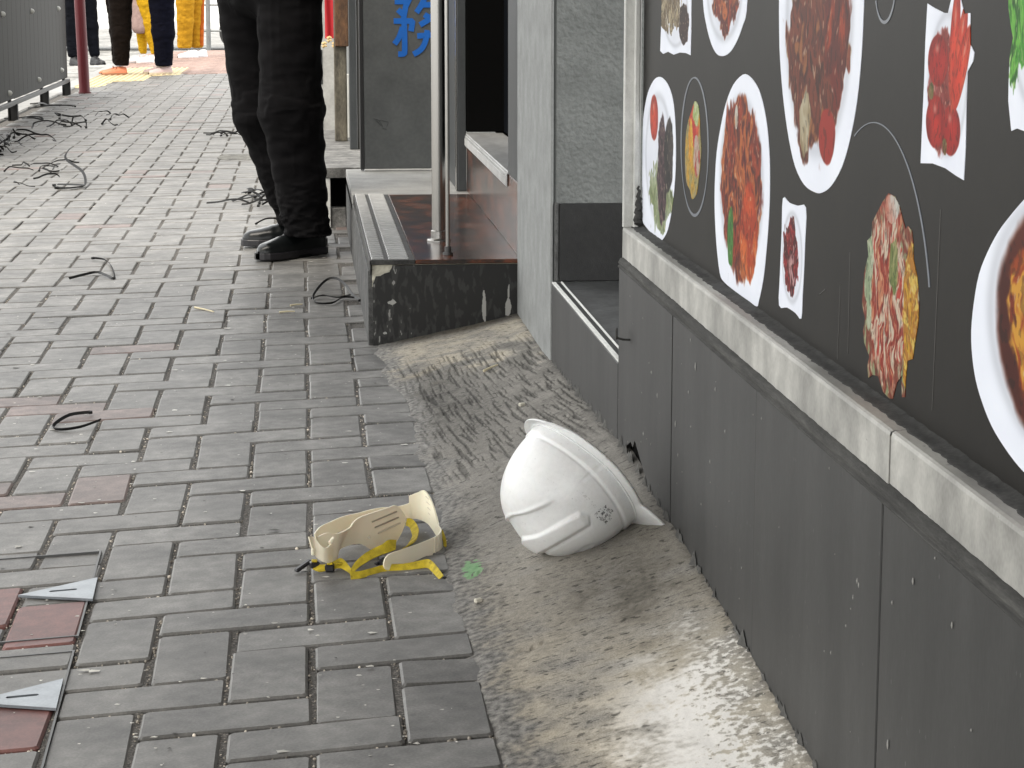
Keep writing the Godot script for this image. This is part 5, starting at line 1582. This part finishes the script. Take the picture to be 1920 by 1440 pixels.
func upper_meshes() -> void:
	# built once, facing +z, hip height at y = 0.92
	torso_mesh = body([[Vector3(0, 0.95, 0), Vector3(0, 1.08, 0), 0.135, 0.135], [Vector3(-0.05, 1.1, 0), Vector3(-0.09, 1.33, 0.005), 0.115, 0.105], [Vector3(0.05, 1.1, 0), Vector3(0.09, 1.33, 0.005), 0.115, 0.105], [Vector3(-0.15, 1.40, 0), Vector3(0.15, 1.40, 0), 0.065, 0.065], [Vector3(0, 1.40, 0), Vector3(0, 1.47, 0), 0.07, 0.06],
		[Vector3(-0.19, 1.38, 0), Vector3(-0.25, 1.12, 0.01), 0.058, 0.048], [Vector3(-0.25, 1.12, 0.01), Vector3(-0.09, 1.07, 0.20), 0.046, 0.036], [Vector3(0.19, 1.38, 0), Vector3(0.25, 1.12, 0.01), 0.058, 0.048], [Vector3(0.25, 1.12, 0.01), Vector3(0.09, 1.07, 0.20), 0.046, 0.036]], 0.018, 0.05)
	head_mesh = body([[Vector3(0, 1.44, -0.005), Vector3(0, 1.55, 0.01), 0.055, 0.052], [Vector3(0, 1.66, -0.02), Vector3(0, 1.66, 0.02), 0.085, 0.082], [Vector3(0, 1.60, 0.03), Vector3(0, 1.565, 0.055), 0.055, 0.035], [Vector3(0, 1.645, 0.095), Vector3(0, 1.615, 0.112), 0.008, 0.014], [Vector3(-0.022, 1.585, 0.088), Vector3(0.022, 1.585, 0.088), 0.007, 0.007],
		[Vector3(-0.082, 1.655, -0.005), Vector3(-0.084, 1.615, 0.0), 0.016, 0.011], [Vector3(0.082, 1.655, -0.005), Vector3(0.084, 1.615, 0.0), 0.016, 0.011], [Vector3(-0.05, 1.672, 0.082), Vector3(0.05, 1.672, 0.082), 0.013, 0.013]], 0.008, 0.022)
	hair_mesh = body([[Vector3(0, 1.70, -0.035), Vector3(0, 1.71, 0.02), 0.088, 0.080], [Vector3(0, 1.62, -0.055), Vector3(0, 1.68, -0.05), 0.058, 0.075]], 0.012, 0.03)
	var hb := [[Vector3(0, 0, 0), Vector3(0, -0.075, 0.008), 0.026, 0.022], [Vector3(-0.012, 0, 0), Vector3(-0.02, -0.075, 0.008), 0.018, 0.016], [Vector3(0.012, 0, 0), Vector3(0.02, -0.075, 0.008), 0.018, 0.016]]
	for k in 4:
		var x := -0.030 + 0.020 * k
		var l: float = [0.062, 0.078, 0.082, 0.072][k]
		hb.append([Vector3(x, -0.085, 0.008), Vector3(x * 1.05, -0.085 - l * 0.5, 0.014), 0.0095, 0.009])
		hb.append([Vector3(x * 1.05, -0.085 - l * 0.5, 0.014), Vector3(x * 1.05, -0.085 - l, 0.032), 0.009, 0.0075])
	hb.append([Vector3(0.02, -0.02, 0.01), Vector3(0.042, -0.055, 0.026), 0.013, 0.011])
	hb.append([Vector3(0.042, -0.055, 0.026), Vector3(0.044, -0.085, 0.034), 0.010, 0.008])
	hand_mesh = body(hb, 0.005, 0.006)

# legs: [hip, knee, ankle, r hip, r knee, r ankle] in world metres; shoes: [heel x, heel zd, toe x, toe zd, length, lift]
func person(label: String, at: Vector3, face: float, legs: Array, shoes: Array, tm: Material, sm: Material, sole: Material, shirt: Material, cell: float, hem: float, group := "") -> Node3D:
	var t := thing("person", label, "person", at, 0.0, group)
	var bones := []
	for l in legs:
		bones.append([l[0] - at, l[1] - at, l[3], l[4]])
		bones.append([l[1] - at, l[2] - at, l[4], l[5]])
	var mid: Vector3 = (legs[0][0] + legs[1][0]) * 0.5 - at
	bones.append([legs[0][0] - at, legs[1][0] - at, legs[0][3] * 0.95, legs[1][3] * 0.95])
	bones.append([mid, mid + Vector3(0, 0.10, 0), 0.13, 0.125])
	var n1 := noise(900, 9.0, 2)
	var wr := func(p: Vector3) -> float:
		var low := 1.0 - smoothstep(0.12, 0.34, p.y)
		var knee := exp(-pow((p.y - 0.52) / 0.10, 2))
		var n := n1.get_noise_3d(p.x, p.y, p.z)
		var n2 := n1.get_noise_3d(p.x * 0.6 + 5.0, p.y * 1.5, p.z * 0.6)
		return 0.008 * n2 + 0.0015 * n + 0.0042 * low * sin(p.y * 62.0 + p.x * 30.0 + n2 * 12.0) + 0.0022 * knee * sin(p.y * 50.0 - p.x * 30.0 + n2 * 9.0) - 0.0025 * exp(-pow((n1.get_noise_3d(p.x * 0.7, p.y * 0.18, p.z * 0.7)) / 0.07, 2))
	put("trousers", body(bones, cell, 0.035, wr, hem), tm, t)
	var up := Transform3D(Basis(Vector3.UP, face), Vector3(mid.x, legs[0][0].y - at.y - 0.92, mid.z))
	put("shirt", torso_mesh, shirt, t).transform = up
	var skin := mat(lin(0.50, 0.30, 0.21), 0.55)
	var h := put("head", head_mesh, skin, t)
	h.transform = up
	put("hair", hair_mesh, mat(lin(0.015, 0.012, 0.01), 0.6), h)
	for sx in [-1.0, 1.0]:
		var ey := begin()
		tube(ey, PackedVector3Array([Vector3(0.031 * sx, 1.652, 0.083), Vector3(0.031 * sx, 1.652, 0.091)]), 0.008, 10, 0.005)
		put("eye", done(ey), M.black, h)
		var hd := put("hand", hand_mesh, skin, t)
		hd.transform = up * Transform3D(Basis.from_euler(Vector3(0.35, 0, -1.15 * sx)), Vector3(0.085 * sx, 1.065, 0.215 + 0.025 * sx))
	for q in shoes:
		var ms := shoe_meshes(q[4], q[5])
		var dirv := Vector3(q[2] - q[0], 0, -(q[3] - q[1])).normalized()
		var y := gy(q[0], q[1]) + 0.001
		var sh := put("shoe", ms[0], sm, t)
		sh.position = Vector3(q[0], y, -q[1]) - at
		sh.rotation.y = atan2(dirv.x, dirv.z)
		put("sole", ms[1], sole, sh)
		put("lace", ms[2], sole, sh)
	return t

func persons() -> void:
	upper_meshes()
	var black_cloth := textured(lin(0.0062, 0.0058, 0.0066), T.cloth, Vector3(0.25, 0.25, 0.25), 0.9, 0.6, 0.22)
	var leather := mat(lin(0.005, 0.006, 0.0065), 0.30, 0.0, 0.35)
	leather.clearcoat_enabled = true
	leather.clearcoat = 0.15
	leather.clearcoat_roughness = 0.2
	var V := func(x: float, y: float, zd: float) -> Vector3: return Vector3(x, y, -zd)
	person("person in black trousers and black lace-up shoes standing in front of the entrance step", V.call(-0.06, 0, 7.82), -0.96,
		[[V.call(-0.042, 0.93, 7.72), V.call(-0.040, 0.50, 7.68), V.call(0.006, 0.07, 7.70), 0.114, 0.103, 0.079], [V.call(-0.188, 0.93, 7.93), V.call(-0.145, 0.48, 7.95), V.call(-0.012, 0.07, 8.03), 0.110, 0.096, 0.076]],
		[[0.060, 7.80, -0.150, 7.61, 0.295, 1.0], [0.075, 8.05, -0.225, 8.04, 0.300, 1.0]], black_cloth, leather, M.plastic_black, textured(lin(0.10, 0.11, 0.13), T.cloth, Vector3(0.3, 0.3, 0.3), 0.8), 0.0085, 0.074)
	var grp := "bystanders at the far end of the pavement"
	var cl := func(c: Color) -> Material: return textured(c, T.cloth, Vector3(0.4, 0.4, 0.4), 0.9, 0.0, 0.2)
	person("bystander in loose dark brown trousers and orange sandals standing on the tactile tiles", V.call(-1.93, 0, 24.3), -1.4,
		[[V.call(-1.90, 0.86, 24.2), V.call(-1.905, 0.42, 24.25), V.call(-1.915, 0.10, 24.3), 0.135, 0.105, 0.078], [V.call(-1.95, 0.86, 24.4), V.call(-1.94, 0.42, 24.45), V.call(-1.95, 0.12, 24.5), 0.135, 0.10, 0.078]],
		[[-1.86, 24.3, -2.13, 24.2, 0.27, 0.75], [-1.90, 24.5, -2.17, 24.45, 0.27, 0.75]], cl.call(lin(0.010, 0.0065, 0.005)), mat(lin(0.62, 0.20, 0.10), 0.6), mat(lin(0.3, 0.14, 0.07), 0.7), cl.call(lin(0.25, 0.2, 0.2)), 0.015, 0.07, grp)
	person("bystander in navy trousers and pale pink shoes beside the tactile tiles", V.call(-1.46, 0, 24.2), -1.4,
		[[V.call(-1.47, 0.86, 24.1), V.call(-1.455, 0.42, 24.15), V.call(-1.465, 0.10, 24.2), 0.145, 0.115, 0.092], [V.call(-1.49, 0.86, 24.35), V.call(-1.48, 0.42, 24.35), V.call(-1.48, 0.12, 24.4), 0.14, 0.11, 0.09]],
		[[-1.385, 24.25, -1.67, 24.05, 0.28, 0.85], [-1.42, 24.45, -1.69, 24.4, 0.28, 0.85]], cl.call(lin(0.004, 0.0045, 0.012)), mat(lin(0.50, 0.38, 0.37), 0.7), mat(lin(0.45, 0.38, 0.28), 0.8), cl.call(lin(0.5, 0.06, 0.07)), 0.015, 0.07, grp)
	var c := person("bystander in yellow trousers with an orange side stripe and white shoes", V.call(-1.45, 0, 29.8), -1.3,
		[[V.call(-1.50, 0.86, 29.7), V.call(-1.51, 0.45, 29.75), V.call(-1.53, 0.13, 29.8), 0.13, 0.105, 0.095], [V.call(-1.38, 0.86, 29.9), V.call(-1.38, 0.45, 29.95), V.call(-1.375, 0.15, 29.95), 0.13, 0.10, 0.085]],
		[[-1.36, 29.75, -1.64, 29.6, 0.28, 0.9], [-1.25, 29.95, -1.52, 29.8, 0.28, 0.9]], cl.call(lin(0.62, 0.33, 0.025)), mat(lin(0.72, 0.72, 0.74), 0.6), mat(lin(0.6, 0.6, 0.62), 0.7), cl.call(lin(0.55, 0.32, 0.04)), 0.015, 0.10, grp)
	var s := begin()
	tube(s, PackedVector3Array([Vector3(0.165, 0.95, -0.05), Vector3(0.150, 0.5, -0.09), Vector3(0.135, 0.13, -0.10)]), 0.034, 8, 0.03)
	put("side_stripe", done(s), cl.call(lin(0.62, 0.16, 0.03)), c)
	var d := person("bystander in yellow trousers and long pale pink top, half hidden by the navy trousers", V.call(-1.92, 0, 28.0), -1.2,
		[[V.call(-1.93, 0.88, 27.9), V.call(-1.87, 0.46, 27.95), V.call(-1.80, 0.11, 28.0), 0.11, 0.075, 0.05], [V.call(-1.97, 0.88, 28.1), V.call(-1.97, 0.46, 28.1), V.call(-1.95, 0.11, 28.1), 0.11, 0.075, 0.05]],
		[[-1.78, 28.0, -2.03, 27.9, 0.26, 0.85], [-1.90, 28.2, -2.14, 28.1, 0.26, 0.85]], cl.call(lin(0.72, 0.42, 0.02)), mat(lin(0.72, 0.66, 0.66), 0.7), mat(lin(0.6, 0.55, 0.55), 0.7), cl.call(lin(0.55, 0.04, 0.05)), 0.015, 0.08, grp)
	put("long_top", body([[Vector3(-0.03, 1.0, 0), Vector3(-0.05, 0.42, 0.02), 0.12, 0.105]], 0.015, 0.02, null, 0.33), cl.call(lin(0.50, 0.36, 0.33)), d)
	person("bystander in dark trousers and a pale grey top standing behind the red post", V.call(-2.62, -0.02, 27.8), 1.3,
		[[V.call(-2.74, 0.88, 27.8), V.call(-2.77, 0.42, 27.8), V.call(-2.76, 0.10, 27.8), 0.12, 0.09, 0.075], [V.call(-2.60, 0.88, 27.9), V.call(-2.55, 0.42, 27.9), V.call(-2.52, 0.10, 27.9), 0.12, 0.085, 0.065]],
		[[-2.80, 27.8, -2.60, 27.6, 0.27, 0.9], [-2.56, 27.9, -2.40, 27.7, 0.27, 0.9]], cl.call(lin(0.006, 0.007, 0.011)), mat(lin(0.02, 0.02, 0.022), 0.5), M.plastic_black, cl.call(lin(0.42, 0.42, 0.42)), 0.015, 0.07, grp)

# ------------------------------------------------------------------ litter
# a cut cable tie: points [x, zd, height], ribbon with its square head
func tie(label: String, pts: Array, group := "", lean := 0.5, wd := 0.0062, head := true) -> void:
	var c := PackedVector3Array()
	for q in pts: c.append(Vector3(q[0], gy(q[0], q[1]) + 0.0032 + q[2], -q[1]))
	c = smooth_pts(c, 5)
	var t := thing("cable_tie", label, "cable tie", Vector3(c[0].x, gy(c[0].x, -c[0].z), c[0].z), 0.0, group)
	var ea := PackedVector3Array()
	var eb := PackedVector3Array()
	for i in c.size():
		var d := (c[mini(i + 1, c.size() - 1)] - c[maxi(i - 1, 0)]).normalized()
		var sd := d.cross(Vector3.UP).normalized()
		var w := (Vector3.UP * sin(lean) + sd * cos(lean)).normalized() * wd * 0.5
		ea.append(c[i] + w - t.position + Vector3.UP * wd * 0.3 * sin(lean))
		eb.append(c[i] - w - t.position + Vector3.UP * wd * 0.3 * sin(lean))
	var s := begin()
	ribbon(s, ea, eb, 0.0018)
	put("strap", done(s), M.tie, t)
	if head:
		s = begin()
		var f := c[0] - t.position
		var dd := (c[1] - c[0]).normalized()
		box(s, Vector3.ZERO, Vector3(wd * 1.3, wd * 0.9, wd * 1.2), 0.001, Transform3D(Basis.looking_at(dd, Vector3.UP), f + Vector3(0, 0.001, 0)))
		put("head", done(s), M.tie, t)

func tangle(label: String, group: String, n: int, cx: float, cz: float, sx: float, sz: float, hh: float, l0: float, l1: float, sd: int, wd := 0.0075) -> void:
	var r := RandomNumberGenerator.new()
	r.seed = sd
	for k in n:
		var x := cx + r.randfn(0, sx * 0.5)
		var z := cz + r.randfn(0, sz * 0.5)
		var a := r.randf() * TAU
		var cv := r.randf_range(-9, 9)
		var l := r.randf_range(l0, l1)
		var p := []
		var h0 := absf(r.randfn(0, hh * 0.5))
		var kink := r.randi_range(2, 5)
		for q in 7:
			p.append([x, z, h0 + hh * absf(sin(q * 0.5 + r.randf())) * (0.7 if q > 0 and q < 6 else 0.2)])
			x += cos(a) * l / 6
			z += sin(a) * l / 6
			a += cv * l / 6 + (r.randf_range(-1.6, 1.6) if q == kink else 0.0)
		tie(label, p, group, r.randf_range(0.3, 1.3), wd, r.randf() < 0.6)

func litter() -> void:
	tie("open V-shaped black cable tie on the red-tinged blocks at the left", [[-0.482, 4.956, 0.004], [-0.527, 4.942, 0.003], [-0.552, 4.850, 0.0], [-0.535, 4.80, 0.0], [-0.490, 4.793, 0.004], [-0.450, 4.838, 0.008]], "", 0.9, 0.0072)
	tie("bent black cable tie with a kink, lying left of the black shoes", [[-0.732, 7.80, 0.005], [-0.69, 7.74, 0.006], [-0.655, 7.60, 0.002], [-0.617, 7.275, 0.0], [-0.650, 7.33, 0.004], [-0.69, 7.395, 0.006], [-0.763, 7.293, 0.002]], "", 0.9, 0.0085)
	tie("looped black cable tie on the blocks in front of the peeling step", [[0.155, 6.52, 0.004], [0.138, 6.60, 0.008], [0.115, 6.75, 0.024], [0.083, 6.82, 0.034], [0.050, 6.80, 0.022], [0.020, 6.65, 0.004], [0.030, 6.53, 0.0], [0.075, 6.50, 0.002], [0.110, 6.60, 0.004], [0.150, 6.57, 0.004]], "", 0.9, 0.0072)
	tie("short black cable tie threaded through the looped one by the step", [[0.018, 6.62, 0.002], [0.05, 6.66, 0.004], [0.09, 6.61, 0.003], [0.13, 6.64, 0.004]], "", 0.6, 0.0066)
	tangle("black cut cable tie in the heap at the left edge of the photograph", "cable ties heaped by the left edge", 22, -1.78, 13.3, 0.13, 0.75, 0.06, 0.14, 0.30, 61, 0.012)
	tangle("black cut cable tie strewn over the blocks in front of the left heap", "cable ties strewn in front of the heap", 9, -1.34, 11.4, 0.22, 0.8, 0.03, 0.14, 0.26, 68, 0.0085)
	tie("long black cable tie with one end sticking up, nearest of those by the left heap", [[-1.155, 10.62, 0.0], [-1.11, 10.55, 0.003], [-1.06, 10.62, 0.0], [-1.03, 10.70, 0.004], [-1.06, 10.9, 0.05], [-1.20, 11.5, 0.07], [-1.22, 11.9, 0.09]], "", 0.6, 0.013)
	tie("doubled black cable tie lying flat under the one that sticks up", [[-1.18, 10.75, 0.002], [-1.13, 10.60, 0.003], [-1.08, 10.56, 0.003], [-1.03, 10.64, 0.006], [-1.08, 10.68, 0.008], [-1.16, 10.72, 0.008]], "", 0.4, 0.012)
	tangle("black cable tie in the small clump between the fence and the standing legs", "cable ties in the small clump", 8, -1.43, 15.1, 0.15, 0.5, 0.05, 0.14, 0.3, 73, 0.011)
	tangle("black cable tie in the little bundle left of the trouser leg, higher in the photograph", "cable ties in the little bundle", 6, -0.47, 14.05, 0.08, 0.3, 0.022, 0.12, 0.2, 84, 0.010)
	tangle("black cable tie lying behind the black shoes", "cable ties behind the shoes", 13, -0.185, 9.7, 0.08, 0.6, 0.025, 0.14, 0.26, 92, 0.009)
	tangle("dark cable tie at the foot of the boarded fence", "cable ties at the foot of the fence", 6, -1.80, 17.0, 0.15, 1.4, 0.02, 0.2, 0.4, 101, 0.012)
	# splinters
	var wood := mat(lin(0.62, 0.55, 0.38), 0.8)
	for w in [["thin pale splinter of wood lying alone on the blocks", [-0.325, 6.54], [-0.266, 6.435]], ["pale wood splinter in front of the looped cable tie, the nearer of two", [-0.078, 6.37], [-0.034, 6.375]], ["short yellowish wood splinter, the one closer to the looped cable tie", [-0.047, 6.50], [-0.012, 6.515]], ["white sliver lying on the concrete strip by the pier", [0.40, 5.02], [0.435, 5.05]]]:
		var a := Vector3(w[1][0], maxf(gy(w[1][0], w[1][1]), apron_y(w[1][0], w[1][1])) + 0.004, -w[1][1])
		var b := Vector3(w[2][0], maxf(gy(w[2][0], w[2][1]), apron_y(w[2][0], w[2][1])) + 0.004, -w[2][1])
		var t := thing("splinter", w[0], "splinter", a)
		var s := begin()
		tube(s, PackedVector3Array([Vector3.ZERO, (b - a) * 0.5 + Vector3(0, 0.001, 0), b - a]), 0.0032, 6, 0.0018)
		put("sliver", done(s), wood, t)
	for w in [["pale scrap of wood on the concrete strip near the plinth", Vector3(0.437, 0, -4.50), 0.0065], ["white plaster crumb in the joint between the blocks and the concrete strip", Vector3(0.246, 0, -3.20), 0.0060]]:
		var p: Vector3 = w[1]
		p.y = apron_y(p.x, -p.z) + 0.003
		var t := thing("crumb", w[0], "crumb", p, 0.5)
		put("scrap", boxm(Vector3.ZERO, Vector3(w[2] * 2, w[2] * 1.1, w[2] * 1.3), 0.0015), mat(lin(0.6, 0.57, 0.48), 0.85), t)
	# light repair patch of cement on the blocks
	var s := begin()
	var pc := PackedVector2Array()
	for k in 20:
		var a := TAU * k / 20
		pc.append(Vector2(0.105 * signf(cos(a)) * pow(absf(cos(a)), 0.5) + 0.008 * sin(k * 3.7), 0.20 * signf(sin(a)) * pow(absf(sin(a)), 0.5) + 0.02 * cos(k * 2.9)))
	plate(s, pc, 0.004, Transform3D(Basis(Vector3(1, 0, 0), Vector3(0, 0, -1), Vector3(0, 1, 0)), Vector3.ZERO))
	var t := thing("cement_patch", "pale cement patch smeared on the blocks behind the standing legs", "cement patch", Vector3(-0.36, gy(-0.36, 12.3) + 0.0005, -12.3))
	put("smear", done(s), textured(lin(0.36, 0.355, 0.33), T.dirt, Vector3(0.3, 0.3, 0.3), 0.9), t)
